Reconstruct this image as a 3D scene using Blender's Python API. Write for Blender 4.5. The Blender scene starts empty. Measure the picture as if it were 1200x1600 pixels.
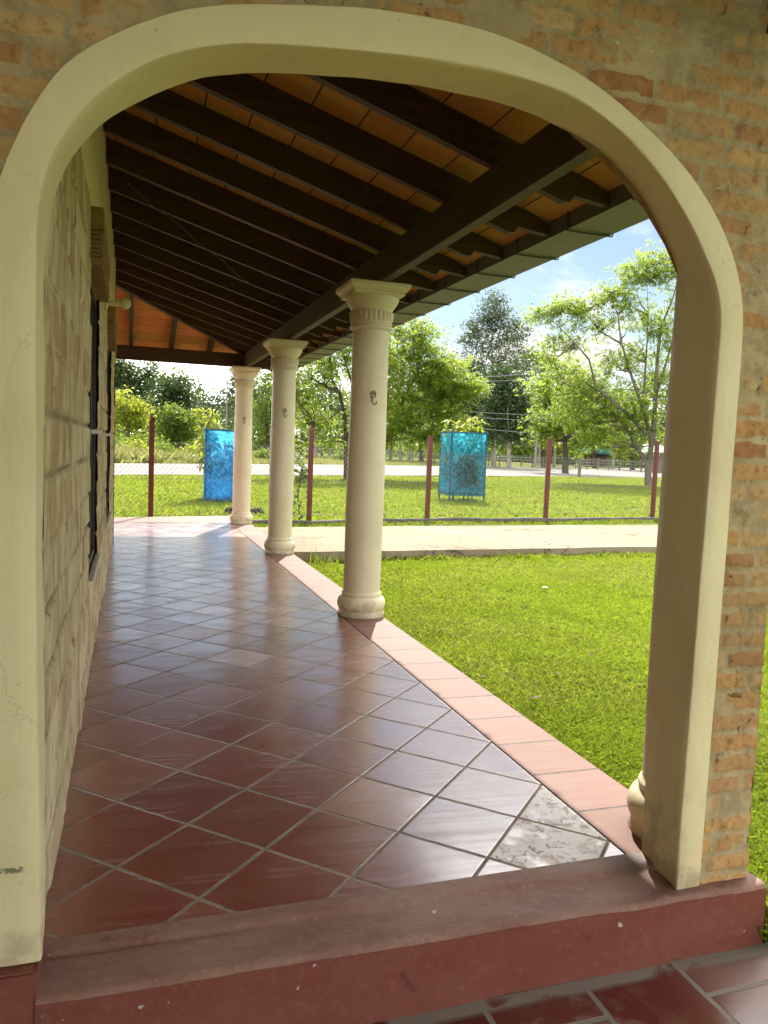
import bpy, bmesh, math, random
import numpy as np
from mathutils import Vector, Matrix

random.seed(7)
rng = np.random.default_rng(11)
sc = bpy.context.scene
COL = sc.collection
PI = math.pi

# ------------------------------------------------------------------ helpers
def link(name, me, mat=None, parent=None):
    o = bpy.data.objects.new(name, me)
    COL.objects.link(o)
    if mat is not None:
        for m in (mat if isinstance(mat, (list, tuple)) else [mat]):
            me.materials.append(m)
    if parent is not None:
        o.parent = parent
    return o

def tag(o, label=None, cat=None, group=None, kind=None):
    if label: o['label'] = label
    if cat: o['category'] = cat
    if group: o['group'] = group
    if kind: o['kind'] = kind
    return o

def thing(name, label, cat, loc=(0, 0, 0), rz=0.0, group=None):
    o = bpy.data.objects.new(name, None)
    COL.objects.link(o)
    o.empty_display_size = 0.2
    o.location = loc
    o.rotation_euler = (0, 0, rz)
    return tag(o, label, cat, group)

def smooth(o, on=True):
    o.data.polygons.foreach_set('use_smooth', [on] * len(o.data.polygons))
    return o

class MB:
    """collects shapes for ONE mesh"""
    def __init__(s):
        s.v = []; s.f = []; s.sm = []
    def add(s, v, f, sm=False):
        n = len(s.v)
        s.v += [tuple(p) for p in v]
        s.f += [tuple(i + n for i in q) for q in f]
        s.sm += [sm] * len(f)
    def box(s, x0, x1, y0, y1, z0, z1, b=0.0):
        if b <= 0:
            v = [(x, y, z) for x in (x0, x1) for y in (y0, y1) for z in (z0, z1)]
            s.add(v, [(0, 1, 3, 2), (4, 6, 7, 5), (0, 4, 5, 1), (2, 3, 7, 6), (0, 2, 6, 4), (1, 5, 7, 3)])
            return
        bm = bmesh.new()
        bmesh.ops.create_cube(bm, size=1)
        for v in bm.verts:
            v.co = Vector(((x0 + x1) / 2 + v.co.x * (x1 - x0), (y0 + y1) / 2 + v.co.y * (y1 - y0), (z0 + z1) / 2 + v.co.z * (z1 - z0)))
        bmesh.ops.bevel(bm, geom=bm.edges[:], offset=b, segments=2, affect='EDGES')
        s.bm(bm)
    def bm(s, bm, sm=False):
        bm.verts.index_update()
        s.add([v.co[:] for v in bm.verts], [[v.index for v in f.verts] for f in bm.faces], sm)
        bm.free()
    def prism(s, poly, axis, a, b):
        """poly = 2-D outline; extruded along axis ('x','y','z') from a to b"""
        n = len(poly)
        def P(p, t):
            return {'x': (t, p[0], p[1]), 'y': (p[0], t, p[1]), 'z': (p[0], p[1], t)}[axis]
        v = [P(p, a) for p in poly] + [P(p, b) for p in poly]
        f = [tuple(range(n - 1, -1, -1)), tuple(range(n, 2 * n))]
        f += [(i, (i + 1) % n, n + (i + 1) % n, n + i) for i in range(n)]
        s.add(v, f)
    def lathe(s, prof, cx=0, cy=0, n=48, cap=True):
        v = []; f = []
        for r, z in prof:
            for k in range(n):
                a = 2 * PI * k / n
                v.append((cx + r * math.cos(a), cy + r * math.sin(a), z))
        m = len(prof)
        for i in range(m - 1):
            for k in range(n):
                k2 = (k + 1) % n
                f.append((i * n + k, i * n + k2, (i + 1) * n + k2, (i + 1) * n + k))
        s.add(v, f, True)
        if cap:
            s.add(v[:n], [tuple(range(n - 1, -1, -1))]); s.add(v[-n:], [tuple(range(n))])
    def tube(s, pts, rad, n=8):
        pts = [Vector(p) for p in pts]
        if not hasattr(rad, '__len__'): rad = [rad] * len(pts)
        v = []; f = []
        up = Vector((0.13, 0.21, 1)).normalized()
        for i, p in enumerate(pts):
            d = (pts[min(i + 1, len(pts) - 1)] - pts[max(i - 1, 0)])
            d = d.normalized() if d.length > 1e-9 else Vector((0, 0, 1))
            a = d.cross(up)
            if a.length < 1e-3: a = d.cross(Vector((1, 0, 0)))
            a.normalize(); b = d.cross(a)
            for k in range(n):
                t = 2 * PI * k / n
                v.append(p + (a * math.cos(t) + b * math.sin(t)) * rad[i])
        for i in range(len(pts) - 1):
            for k in range(n):
                k2 = (k + 1) % n
                f.append((i * n + k, (i + 1) * n + k, (i + 1) * n + k2, i * n + k2))
        s.add(v, f, True)
        s.add(v[:n], [tuple(range(n))]); s.add(v[-n:], [tuple(range(n - 1, -1, -1))])
    def build(s, name, mat, parent=None):
        me = bpy.data.meshes.new(name)
        me.from_pydata(s.v, [], s.f)
        me.polygons.foreach_set('use_smooth', s.sm)
        me.update()
        bm = bmesh.new(); bm.from_mesh(me)
        bmesh.ops.recalc_face_normals(bm, faces=bm.faces[:])
        bm.to_mesh(me); bm.free()
        return link(name, me, mat, parent)

def polys_mesh(name, V, mat, parent=None, k=4):
    """V: (n,k,3) array of separate k-gons -> one mesh"""
    V = np.asarray(V, dtype=np.float32)
    n = V.shape[0]
    me = bpy.data.meshes.new(name)
    me.vertices.add(n * k)
    me.vertices.foreach_set('co', V.reshape(-1))
    me.loops.add(n * k)
    me.loops.foreach_set('vertex_index', np.arange(n * k, dtype=np.int32))
    me.polygons.add(n)
    me.polygons.foreach_set('loop_start', np.arange(0, n * k, k, dtype=np.int32))
    me.update(calc_edges=True)
    return link(name, me, mat, parent)

# value noise in numpy
def vnoise(x, y, seed=0):
    xi = np.floor(x).astype(np.int64); yi = np.floor(y).astype(np.int64)
    fx = x - xi; fy = y - yi
    fx = fx * fx * (3 - 2 * fx); fy = fy * fy * (3 - 2 * fy)
    def h(a, b):
        n = (a * 374761393 + b * 668265263 + seed * 982451653) & 0x7fffffff
        n = ((n ^ (n >> 13)) * 1274126177) & 0x7fffffff
        return ((n ^ (n >> 16)) & 0xffff) / 65535.0
    return (h(xi, yi) * (1 - fx) * (1 - fy) + h(xi + 1, yi) * fx * (1 - fy) + h(xi, yi + 1) * (1 - fx) * fy + h(xi + 1, yi + 1) * fx * fy)
def fbm(x, y, seed=0, o=4):
    t = 0; a = .5
    for i in range(o):
        t = t + a * vnoise(x * 2 ** i, y * 2 ** i, seed + i); a *= .5
    return t

# ------------------------------------------------------------------ material helpers
class NT:
    def __init__(s, name, surface=True):
        s.m = bpy.data.materials.new(name); s.m.use_nodes = True
        s.t = s.m.node_tree
        s.t.nodes.clear()
        s.out = s.t.nodes.new('ShaderNodeOutputMaterial')
    def n(s, typ, ins=None, **pr):
        nd = s.t.nodes.new(typ)
        for k, v in pr.items(): setattr(nd, k, v)
        for k, v in (ins or {}).items():
            sock = nd.inputs[k]
            if hasattr(v, 'is_linked') or isinstance(v, bpy.types.NodeSocket): s.t.links.new(v, sock)
            else: sock.default_value = v
        return nd
    def math(s, op, a, b=None, c=None, clamp=False):
        nd = s.t.nodes.new('ShaderNodeMath'); nd.operation = op; nd.use_clamp = clamp
        for i, v in enumerate((a, b, c)):
            if v is None: continue
            if isinstance(v, bpy.types.NodeSocket): s.t.links.new(v, nd.inputs[i])
            else: nd.inputs[i].default_value = v
        return nd.outputs[0]
    def pos(s):
        g = s.n('ShaderNodeNewGeometry'); sp = s.n('ShaderNodeSeparateXYZ', {'Vector': g.outputs['Position']})
        return g.outputs['Position'], sp.outputs['X'], sp.outputs['Y'], sp.outputs['Z']
    def vec(s, x=0.0, y=0.0, z=0.0):
        return s.n('ShaderNodeCombineXYZ', {'X': x, 'Y': y, 'Z': z}).outputs[0]
    def scale(s, v, k):
        return s.n('ShaderNodeVectorMath', {0: v, 1: k if not isinstance(k, (int, float)) else (k, k, k)}, operation='MULTIPLY').outputs[0]
    def vadd(s, a, b):
        return s.n('ShaderNodeVectorMath', {0: a, 1: b}, operation='ADD').outputs[0]
    def noise(s, v, scale=5.0, detail=4.0, rough=.55, dist=0.0, col=False):
        nd = s.n('ShaderNodeTexNoise', {'Vector': v, 'Scale': scale, 'Detail': detail, 'Roughness': rough, 'Distortion': dist})
        return nd.outputs['Color' if col else 'Fac']
    def ramp(s, f, stops, interp='LINEAR'):
        nd = s.n('ShaderNodeValToRGB', {'Fac': f}); cr = nd.color_ramp; cr.interpolation = interp
        while len(cr.elements) < len(stops): cr.elements.new(.5)
        for e, (p, c) in zip(cr.elements, stops):
            e.position = p
            e.color = (c, c, c, 1) if isinstance(c, (int, float)) else (*c, 1)
        return nd.outputs['Color']
    def mix(s, f, a, b, blend='MIX'):
        nd = s.t.nodes.new('ShaderNodeMix'); nd.data_type = 'RGBA'; nd.blend_type = blend; nd.clamp_factor = True
        for i, v in ((0, f), (6, a), (7, b)):
            if isinstance(v, bpy.types.NodeSocket): s.t.links.new(v, nd.inputs[i])
            elif i == 0: nd.inputs[0].default_value = v
            else: nd.inputs[i].default_value = (*v, 1) if len(v) == 3 else v
        return nd.outputs[2]
    def step(s, f, lo, hi):
        return s.n('ShaderNodeMapRange', {'Value': f, 'From Min': lo, 'From Max': hi, 'To Min': 0.0, 'To Max': 1.0}, interpolation_type='SMOOTHSTEP').outputs[0]
    def bump(s, h, strength=.5, dist=.01, normal=None):
        ins = {'Height': h, 'Strength': strength, 'Distance': dist}
        if normal is not None: ins['Normal'] = normal
        return s.n('ShaderNodeBump', ins).outputs[0]
    def white(s, v, col=False):
        nd = s.n('ShaderNodeTexWhiteNoise', {'Vector': v}, noise_dimensions='3D')
        return nd.outputs['Color' if col else 'Value']
    def bsdf(s, color, rough=.6, normal=None, spec=.5, metal=0.0, **extra):
        ins = {'Base Color': color if isinstance(color, bpy.types.NodeSocket) else (*color, 1), 'Roughness': rough, 'Specular IOR Level': spec, 'Metallic': metal}
        if normal is not None: ins['Normal'] = normal
        ins.update(extra)
        return s.n('ShaderNodeBsdfPrincipled', ins).outputs[0]
    def done(s, sh):
        s.t.links.new(sh, s.out.inputs['Surface']); return s.m

def plaster(name, base, dirt, rough=.62, amp=.35, sc_=1.0, scuff=True):
    t = NT(name); P, x, y, z = t.pos()
    big = t.noise(P, 2.2 * sc_, 4)
    fine = t.noise(P, 38 * sc_, 5, .6)
    wavy = t.noise(P, 9 * sc_, 3)
    c = t.mix(t.step(big, .42, .75), base, dirt)
    speck = t.step(t.noise(P, 60, 2, .5), .72, .78)
    c = t.mix(t.math('MULTIPLY', speck, .5), c, (dirt[0] * .45, dirt[1] * .42, dirt[2] * .4))
    if scuff:
        low = t.math('MULTIPLY', t.step(z, .42, 0.0), t.step(t.math('ADD', t.noise(P, 7, 5, .65), t.math('MULTIPLY', t.step(z, .10, .0), .16)), .48, .68))
        c = t.mix(t.math('MULTIPLY', low, .6), c, (.25, .19, .13))
    gm = t.math('MULTIPLY', t.math('MULTIPLY', t.step(t.math('ABSOLUTE', t.math('SUBTRACT', z, .297)), .009, .004), t.step(x, -.212, -.222)), t.step(t.noise(P, 90, 4), .40, .52))
    c = t.mix(t.math('MULTIPLY', gm, .8), c, (.05, .09, .05))
    run = t.step(t.noise(t.scale(P, (9, 9, .8)), 1.6, 5, .6), .55, .74)
    c = t.mix(t.math('MULTIPLY', run, .22), c, tuple(k * .72 for k in dirt))
    vo = t.n('ShaderNodeTexVoronoi', {'Vector': t.vadd(P, t.scale(t.noise(P, 4, 5, .65, 0, True), .35)), 'Scale': 1.3}, feature='DISTANCE_TO_EDGE').outputs[0]
    hair = t.math('MULTIPLY', t.math('SUBTRACT', 1.0, t.step(vo, .0015, .0045)), t.step(t.noise(P, 2.1, 2), .5, .58))
    c = t.mix(t.math('MULTIPLY', hair, .22), c, tuple(k * .45 for k in dirt))
    chip = t.math('MULTIPLY', t.step(t.noise(P, 21, 4, .6), .70, .725), t.step(t.noise(P, 2.7, 2), .5, .62))
    c = t.mix(t.math('MULTIPLY', chip, .7), c, (.42, .38, .30))
    brush = t.noise(t.scale(P, (60, 60, 7)), 1.5, 4, .6)
    c = t.mix(t.math('MULTIPLY', t.step(brush, .5, .72), .14), c, tuple(k * .8 for k in dirt))
    h = t.math('ADD', t.math('ADD', t.math('MULTIPLY', fine, .45), wavy), t.math('MULTIPLY', brush, .12))
    h = t.math('SUBTRACT', h, t.math('MULTIPLY', chip, .25))
    return t.done(t.bsdf(c, rough, t.bump(h, amp, .012), .35))

def simple(name, c1, c2, scale=6, rough=.6, bump=.2, spec=.4, stretch=(1, 1, 1), bd=.006, metal=0.0):
    t = NT(name); P, x, y, z = t.pos()
    v = t.scale(P, stretch)
    f = t.noise(v, scale, 5, .6)
    f2 = t.noise(v, scale * 6, 4, .6)
    c = t.mix(t.step(f, .3, .7), c1, c2)
    c = t.mix(t.math('MULTIPLY', t.step(f2, .45, .75), .35), c, tuple(k * .6 for k in c1))
    return t.done(t.bsdf(c, rough, t.bump(f2, bump, bd), spec, metal))

# --- porch floor tiles: 31 cm clay tiles laid diagonally, waxed
LX, LY, LD = -0.0263, 2.3126, 0.2203
def floor_mat():
    t = NT('waxed_red_clay_tiles'); P, x, y, z = t.pos()
    wob = t.math('MULTIPLY', t.math('SUBTRACT', t.noise(P, 14, 3), .5), .006)
    xx = t.math('ADD', t.math('SUBTRACT', x, LX), wob); yy = t.math('ADD', t.math('SUBTRACT', y, LY), wob)
    u = t.math('DIVIDE', t.math('ADD', xx, yy), 2 * LD); v = t.math('DIVIDE', t.math('SUBTRACT', xx, yy), 2 * LD)
    iu = t.math('FLOOR', u); iv = t.math('FLOOR', v); fu = t.math('FRACT', u); fv = t.math('FRACT', v)
    def edge(f): return t.math('MINIMUM', f, t.math('SUBTRACT', 1.0, f))
    e = t.math('MINIMUM', edge(fu), edge(fv))
    grout = t.math('SUBTRACT', 1.0, t.step(e, .0145, .0215))
    cell = t.vec(iu, iv, 0.0)
    r1 = t.white(cell); rc = t.white(cell, True); rs = t.n('ShaderNodeSeparateColor', {'Color': rc})
    col = t.ramp(r1, [(0, (.185, .034, .020)), (.3, (.225, .048, .028)), (.55, (.19, .048, .022)), (.78, (.25, .066, .040)), (.9, (.30, .11, .075)), (1, (.38, .19, .14))])
    # mop streaks run across the porch and differ on every tile
    off = t.scale(rc, 9.0)
    sv = t.vadd(t.vec(t.math('MULTIPLY', x, .8), t.math('MULTIPLY', t.math('ADD', y, t.math('MULTIPLY', x, .1)), 46.0), 0.0), off)
    streak = t.noise(sv, 1.0, 3, .55)
    blotch = t.noise(t.vadd(P, off), 3.2, 4, .6)
    haze = t.math('MULTIPLY', t.step(streak, .30, .72), t.step(blotch, .30, .66))
    scr = t.step(t.noise(t.vadd(t.vec(t.math('MULTIPLY', x, 30.0), t.math('MULTIPLY', y, 4.0), 0.0), off), 1.0, 6, .75), .66, .74)
    col = t.mix(t.math('MULTIPLY', haze, .03), col, (.42, .31, .27))
    col = t.mix(t.math('MULTIPLY', scr, .04), col, (.5, .38, .32))
    dust = t.step(t.noise(P, 120, 2, .5), .70, .74)
    col = t.mix(t.math('MULTIPLY', dust, .25), col, (.42, .33, .28))
    # the worn, whitened tiles by the foot of the arch
    tx = t.math('ADD', LX, t.math('MULTIPLY', t.math('ADD', t.math('ADD', iu, iv), 1.0), LD)); ty = t.math('ADD', LY, t.math('MULTIPLY', t.math('SUBTRACT', iu, iv), LD))
    dx = t.math('SUBTRACT', tx, 1.36); dy = t.math('SUBTRACT', ty, 2.17)
    dd = t.math('SQRT', t.math('ADD', t.math('MULTIPLY', dx, dx), t.math('MULTIPLY', dy, dy)))
    near = t.math('MULTIPLY', t.step(dd, .262, .258), t.step(t.math('ADD', t.noise(P, 6, 5, .65), t.math('MULTIPLY', t.math('SUBTRACT', x, 1.25), .45)), .42, .53))
    flake = t.math('MULTIPLY', near, t.step(t.noise(P, 16, 8, .72, .8), .40, .50))
    col = t.mix(t.math('MULTIPLY', near, .4), col, (.46, .34, .30))
    col = t.mix(flake, col, (.66, .60, .55))
    col = t.mix(t.math('MULTIPLY', near, t.step(t.noise(P, 23, 7, .72, 1.0), .56, .62)), col, (.12, .05, .045))
    gcol = t.mix(t.step(t.noise(P, 11, 4), .4, .65), (.25, .195, .14), (.15, .115, .085))
    col = t.mix(grout, col, gcol)
    rough = t.math('ADD', .27, t.math('MULTIPLY', haze, .22))
    rough = t.math('ADD', rough, t.math('MULTIPLY', rs.outputs[1], .05))
    rough = t.math('ADD', rough, t.math('MULTIPLY', near, .22))
    rough = t.math('ADD', rough, t.math('MULTIPLY', grout, .55), clamp=True)
    # every tile sits at its own slight tilt and is a little wavy
    tilt = t.math('ADD', t.math('MULTIPLY', t.math('SUBTRACT', rs.outputs[0], .5), x), t.math('MULTIPLY', t.math('SUBTRACT', rs.outputs[2], .5), y))
    wave = t.noise(t.vadd(P, off), 5.0, 3, .5)
    h = t.math('ADD', t.math('MULTIPLY', tilt, .014), t.math('MULTIPLY', wave, .0016))
    streakb = t.noise(sv, 1.0, 1, .5)
    h = t.math('ADD', h, t.math('MULTIPLY', streakb, .0003))
    h = t.math('SUBTRACT', h, t.math('MULTIPLY', t.math('SUBTRACT', 1.0, t.step(e, .006, .03)), .0010))
    nrm = t.bump(h, 1.0, 1.0)
    return t.done(t.bsdf(col, rough, nrm, 1.0, **{'Coat IOR': 1.75, 'Coat Weight': t.math('MULTIPLY', t.math('SUBTRACT', 1.0, t.math('MAXIMUM', grout, near)), 1.0), 'Coat Roughness': t.math('ADD', .18, t.math('MULTIPLY', haze, .16)), 'Coat Normal': nrm}))

def curb_mat():
    t = NT('weathered_clay_curb_tiles'); P, x, y, z = t.pos()
    v = t.math('DIVIDE', t.math('SUBTRACT', y, 2.292), .3175)
    iv = t.math('FLOOR', v); f = t.math('FRACT', v)
    e = t.math('MINIMUM', f, t.math('SUBTRACT', 1.0, f))
    j = t.math('SUBTRACT', 1.0, t.step(t.math('ADD', e, t.math('MULTIPLY', t.math('SUBTRACT', t.noise(P, 30, 3), .5), .02)), .014, .024))
    j2 = t.math('SUBTRACT', 1.0, t.step(t.math('ABSOLUTE', t.math('SUBTRACT', x, 1.5156)), .003, .007))
    j = t.math('MAXIMUM', j, j2)
    r = t.white(t.vec(iv, 3.0, 1.0)); rc = t.white(t.vec(iv, 7.0, 2.0), True)
    col = t.ramp(r, [(0, (.17, .072, .048)), (.5, (.20, .09, .062)), (.8, (.175, .072, .05)), (1, (.24, .13, .092))])
    st = t.noise(t.vadd(t.vec(t.math('MULTIPLY', x, 2.0), t.math('MULTIPLY', y, 26.0), 0.0), t.scale(rc, 9.0)), 1.0, 4)
    col = t.mix(t.math('MULTIPLY', t.step(st, .4, .7), .35), col, (.31, .21, .165))
    col = t.mix(t.math('MULTIPLY', t.step(t.noise(P, 5, 5), .5, .72), .3), col, (.20, .10, .08))
    col = t.mix(j, col, t.mix(t.step(t.noise(P, 20, 3), .45, .6), (.10, .075, .06), (.05, .038, .03)))
    h = t.math('SUBTRACT', t.math('MULTIPLY', t.noise(P, 6, 4), .002), t.math('MULTIPLY', j, .003))
    return t.done(t.bsdf(col, t.math('ADD', .55, t.math('MULTIPLY', st, .2)), t.bump(h, 1.0, 1.0), .25))

def lower_floor_mat():
    t = NT('dark_waxed_floor_tiles'); P, x, y, z = t.pos()
    wob = t.math('MULTIPLY', t.math('SUBTRACT', t.noise(P, 12, 3), .5), .008)
    u = t.math('DIVIDE', t.math('ADD', t.math('SUBTRACT', x, 1.527), wob), .31)
    iu = t.math('FLOOR', u)
    v = t.math('ADD', t.math('DIVIDE', t.math('ADD', t.math('SUBTRACT', y, 1.625), wob), .31), t.math('MULTIPLY', t.math('MODULO', t.math('ADD', iu, 40.0), 2.0), .5))
    iv = t.math('FLOOR', v); fu = t.math('FRACT', u); fv = t.math('FRACT', v)
    def edge(f): return t.math('MINIMUM', f, t.math('SUBTRACT', 1.0, f))
    e = t.math('MINIMUM', edge(fu), edge(fv))
    g = t.math('SUBTRACT', 1.0, t.step(e, .022, .032))
    g = t.math('MAXIMUM', g, t.math('MULTIPLY', t.step(y, 1.712, 1.735), t.step(t.noise(P, 9, 4), .3, .45)))
    rc = t.white(t.vec(iu, iv, 5.0), True); r = t.white(t.vec(iu, iv, 2.0))
    col = t.ramp(r, [(0, (.10, .022, .015)), (.5, (.13, .028, .02)), (1, (.17, .055, .04))])
    wash = t.step(t.noise(P, 6, 6, .65, 1.2), .46, .62)
    dusty_pale = t.math('MULTIPLY', t.step(t.noise(P, 3, 3), .4, .62), wash)
    dusty_pale = t.math('MAXIMUM', t.math('MULTIPLY', dusty_pale, .35), t.math('MULTIPLY', t.step(x, 1.4, 1.7), .55))  # also paler towards the right-hand edge
    col = t.mix(dusty_pale, col, (.27, .19, .16))
    col = t.mix(g, col, (.24, .21, .175))
    h = t.math('SUBTRACT', t.math('MULTIPLY', t.noise(P, 6, 4), .003), t.math('MULTIPLY', g, .002))
    rough = t.math('ADD', .16, t.math('ADD', t.math('MULTIPLY', dusty_pale, .45), t.math('MULTIPLY', g, .5)), clamp=True)
    return t.done(t.bsdf(col, rough, t.bump(h, 1.0, 1.0), .5))

def step_mat(name, base, dusty_pale, amount):
    t = NT(name); P, x, y, z = t.pos()
    big = t.noise(t.scale(P, (1, 2.5, 2.5)), 3.0, 6, .65)
    fine = t.noise(P, 45, 5, .65)
    c = t.mix(t.math('MULTIPLY', t.step(big, .3, .7), amount), base, dusty_pale)
    c = t.mix(t.math('MULTIPLY', t.step(fine, .5, .75), .35), c, tuple(k * 1.5 for k in dusty_pale))
    spot = t.step(t.noise(P, 24, 2, .5), .735, .76)
    c = t.mix(t.math('MULTIPLY', spot, .8), c, (.55, .50, .44))
    dk = t.step(t.noise(P, 8, 5, .7), .62, .72)
    c = t.mix(t.math('MULTIPLY', dk, .5), c, tuple(k * .4 for k in base))
    dark_end = t.math('MULTIPLY', t.step(x, 1.32, 1.56), t.math('MULTIPLY', t.step(t.noise(P, 10, 5), .35, .55), t.step(z, -.02, -.008)))  # darker mottling towards the right-hand end of the tread
    c = t.mix(t.math('MULTIPLY', dark_end, .75), c, (.05, .038, .034))
    h = t.math('ADD', fine, t.math('MULTIPLY', t.noise(P, 12, 4), 2.0))
    return t.done(t.bsdf(c, .62, t.bump(h, .35, .006), .35))

def brick_mat():
    t = NT('rough_handmade_brick_with_smeared_mortar'); P, x, y, z = t.pos()
    wn = t.n('ShaderNodeVectorMath', {0: t.noise(P, 5.5, 3, .6, 0, True), 1: (.5, .5, .5)}, operation='SUBTRACT').outputs[0]
    wx = t.n('ShaderNodeSeparateXYZ', {'Vector': wn})
    u = t.math('ADD', x, t.math('MULTIPLY', wx.outputs[0], .05)); w = t.math('ADD', z, t.math('MULTIPLY', wx.outputs[2], .028))
    w = t.math('ADD', w, t.math('MULTIPLY', x, -.006))
    row = t.math('FLOOR', t.math('DIVIDE', w, .0735))
    fr = t.math('FRACT', t.math('DIVIDE', w, .0735))
    rr = t.white(t.vec(row, 1.0, 1.0))
    uu = t.math('DIVIDE', t.math('ADD', u, t.math('MULTIPLY', rr, .4)), .235)
    ci = t.math('FLOOR', uu); fc = t.math('FRACT', uu)
    er = t.math('MULTIPLY', t.math('MINIMUM', fr, t.math('SUBTRACT', 1.0, fr)), .0735)
    ec = t.math('MULTIPLY', t.math('MINIMUM', fc, t.math('SUBTRACT', 1.0, fc)), .215)
    e = t.math('MINIMUM', er, ec)
    rag = t.math('MULTIPLY', t.math('SUBTRACT', t.noise(P, 26, 4, .6), .5), .022)
    b = t.step(t.math('ADD', e, rag), .0115, .0165)
    cell = t.vec(ci, row, 4.0); r = t.white(cell)
    smear = t.step(t.math('ADD', t.noise(P, 6.5, 6, .68), t.math('MULTIPLY', t.math('SUBTRACT', r, .5), .22)), .44, .56)
    bm = t.math('MULTIPLY', t.math('MULTIPLY', b, t.math('ADD', .22, t.math('MULTIPLY', smear, .78))), .9)
    bc = t.ramp(t.white(t.vec(row, ci, 9.0)), [(0, (.46, .22, .075)), (.25, (.52, .30, .11)), (.45, (.40, .18, .075)), (.65, (.54, .34, .15)), (.82, (.36, .155, .065)), (1, (.50, .26, .09))])
    pit = t.noise(P, 42, 5, .7)
    bc = t.mix(t.math('MULTIPLY', t.step(pit, .48, .70), .6), bc, (.20, .09, .045))
    bc = t.mix(t.math('MULTIPLY', t.step(t.noise(P, 15, 4), .5, .7), .5), bc, (.40, .30, .17))
    mc = t.mix(t.step(t.noise(P, 10, 6, .65), .36, .66), (.47, .385, .235), (.33, .26, .15))
    mc = t.mix(t.math('MULTIPLY', t.step(t.noise(P, 70, 3), .55, .7), .4), mc, (.42, .36, .25))
    c = t.mix(bm, mc, bc)
    gap = t.math('MULTIPLY', t.math('SUBTRACT', 1.0, t.step(t.math('ABSOLUTE', t.math('SUBTRACT', t.math('ADD', er, rag), .0125)), .0006, .0028)), t.step(t.noise(P, 9, 4), .50, .60))
    c = t.mix(t.math('MULTIPLY', gap, .35), c, (.10, .07, .045))  # dark lines stand in for shadow and crevice dirt along brick edges
    blot = t.step(t.noise(P, 2.4, 5, .7), .52, .68)
    c = t.mix(t.math('MULTIPLY', blot, .35), c, (.22, .18, .12))
    crack = t.math('MULTIPLY', t.step(t.noise(P, 18, 6, .75, .6), .635, .68), t.step(t.noise(P, 3, 2), .5, .6))
    c = t.mix(t.math('MULTIPLY', crack, .85), c, (.055, .035, .022))
    fleck = t.step(t.noise(P, 55, 1, .5), .78, .80)
    c = t.mix(fleck, c, (.6, .55, .45))
    h = t.math('ADD', t.math('MULTIPLY', b, .004), t.math('MULTIPLY', pit, .006))
    h = t.math('ADD', h, t.math('MULTIPLY', t.noise(P, 11, 4), .010))
    h = t.math('SUBTRACT', h, t.math('MULTIPLY', crack, .010))
    return t.done(t.bsdf(c, .9, t.bump(h, .8, 1.0), .15))

def brick_relief_mat():
    t = NT('weathered_brick_and_mortar'); P, x, y, z = t.pos()
    at = t.n('ShaderNodeAttribute', attribute_name='tint').outputs['Fac']
    mk = t.n('ShaderNodeAttribute', attribute_name='mask').outputs['Fac']
    bc = t.ramp(at, [(0, (.48, .27, .11)), (.22, (.53, .34, .14)), (.42, (.42, .22, .095)), (.6, (.55, .38, .18)), (.78, (.36, .17, .075)), (.9, (.50, .29, .11)), (1, (.44, .24, .11))])
    pit = t.noise(P, 48, 5, .7)
    bc = t.mix(t.math('MULTIPLY', t.step(pit, .46, .70), .55), bc, (.20, .085, .035))
    bc = t.mix(t.math('MULTIPLY', t.step(t.noise(P, 17, 5, .65), .5, .68), .5), bc, (.48, .33, .15))
    mc = t.mix(t.step(t.noise(P, 9, 6, .66), .34, .66), (.47, .375, .21), (.33, .255, .14))
    mc = t.mix(t.math('MULTIPLY', t.step(t.noise(P, 75, 4), .5, .68), .5), mc, (.50, .42, .26))
    mc = t.mix(t.math('MULTIPLY', t.step(t.noise(P, 3.3, 3), .52, .66), .4), mc, (.30, .25, .165))
    c = t.mix(t.step(t.math('ADD', mk, t.math('MULTIPLY', t.math('SUBTRACT', t.noise(P, 60, 4), .5), .5)), .22, .72), mc, bc)
    scar = t.math('MULTIPLY', t.step(t.noise(P, 21, 6, .75, .7), .60, .67), t.step(t.noise(P, 2.6, 3), .44, .58))
    c = t.mix(t.math('MULTIPLY', scar, .85), c, (.085, .045, .025))
    fleck = t.step(t.noise(P, 55, 1, .5), .775, .80)
    c = t.mix(fleck, c, (.62, .56, .42))
    blot = t.step(t.noise(P, 1.9, 5, .7), .50, .68)
    c = t.mix(t.math('MULTIPLY', blot, .35), c, (.20, .16, .09))
    h = t.math('ADD', t.math('MULTIPLY', pit, .006), t.math('MULTIPLY', t.noise(P, 130, 3), .002))
    return t.done(t.bsdf(c, .92, t.bump(t.math('SUBTRACT', h, t.math('MULTIPLY', scar, .008)), .8, 1.0), .12))

def stone_mat():
    t = NT('whitewashed_rough_stone_facing'); P, x, y, z = t.pos()
    at = t.n('ShaderNodeAttribute', attribute_name='tint').outputs['Fac']
    jt = t.n('ShaderNodeAttribute', attribute_name='joint').outputs['Fac']
    c = t.ramp(at, [(0, (.58, .48, .28)), (.3, (.44, .31, .16)), (.5, (.60, .51, .31)), (.72, (.38, .24, .12)), (.88, (.54, .43, .25)), (1, (.42, .28, .16))])
    wash = t.step(t.noise(t.scale(P, (1, 1, .55)), 7, 6, .66), .42, .62)
    c = t.mix(t.math('MULTIPLY', wash, .55), c, (.80, .71, .48))
    scar = t.step(t.noise(t.scale(P, (1, 1.4, .35)), 15, 6, .72), .57, .68)
    c = t.mix(t.math('MULTIPLY', scar, .85), c, (.27, .16, .08))
    c = t.mix(t.math('MULTIPLY', jt, .9), c, (.17, .12, .07))
    h = t.math('SUBTRACT', t.math('MULTIPLY', t.noise(P, 22, 6, .7), .008), t.math('MULTIPLY', scar, .006))
    return t.done(t.bsdf(c, .85, t.bump(h, .9, 1.0), .2))

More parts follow.
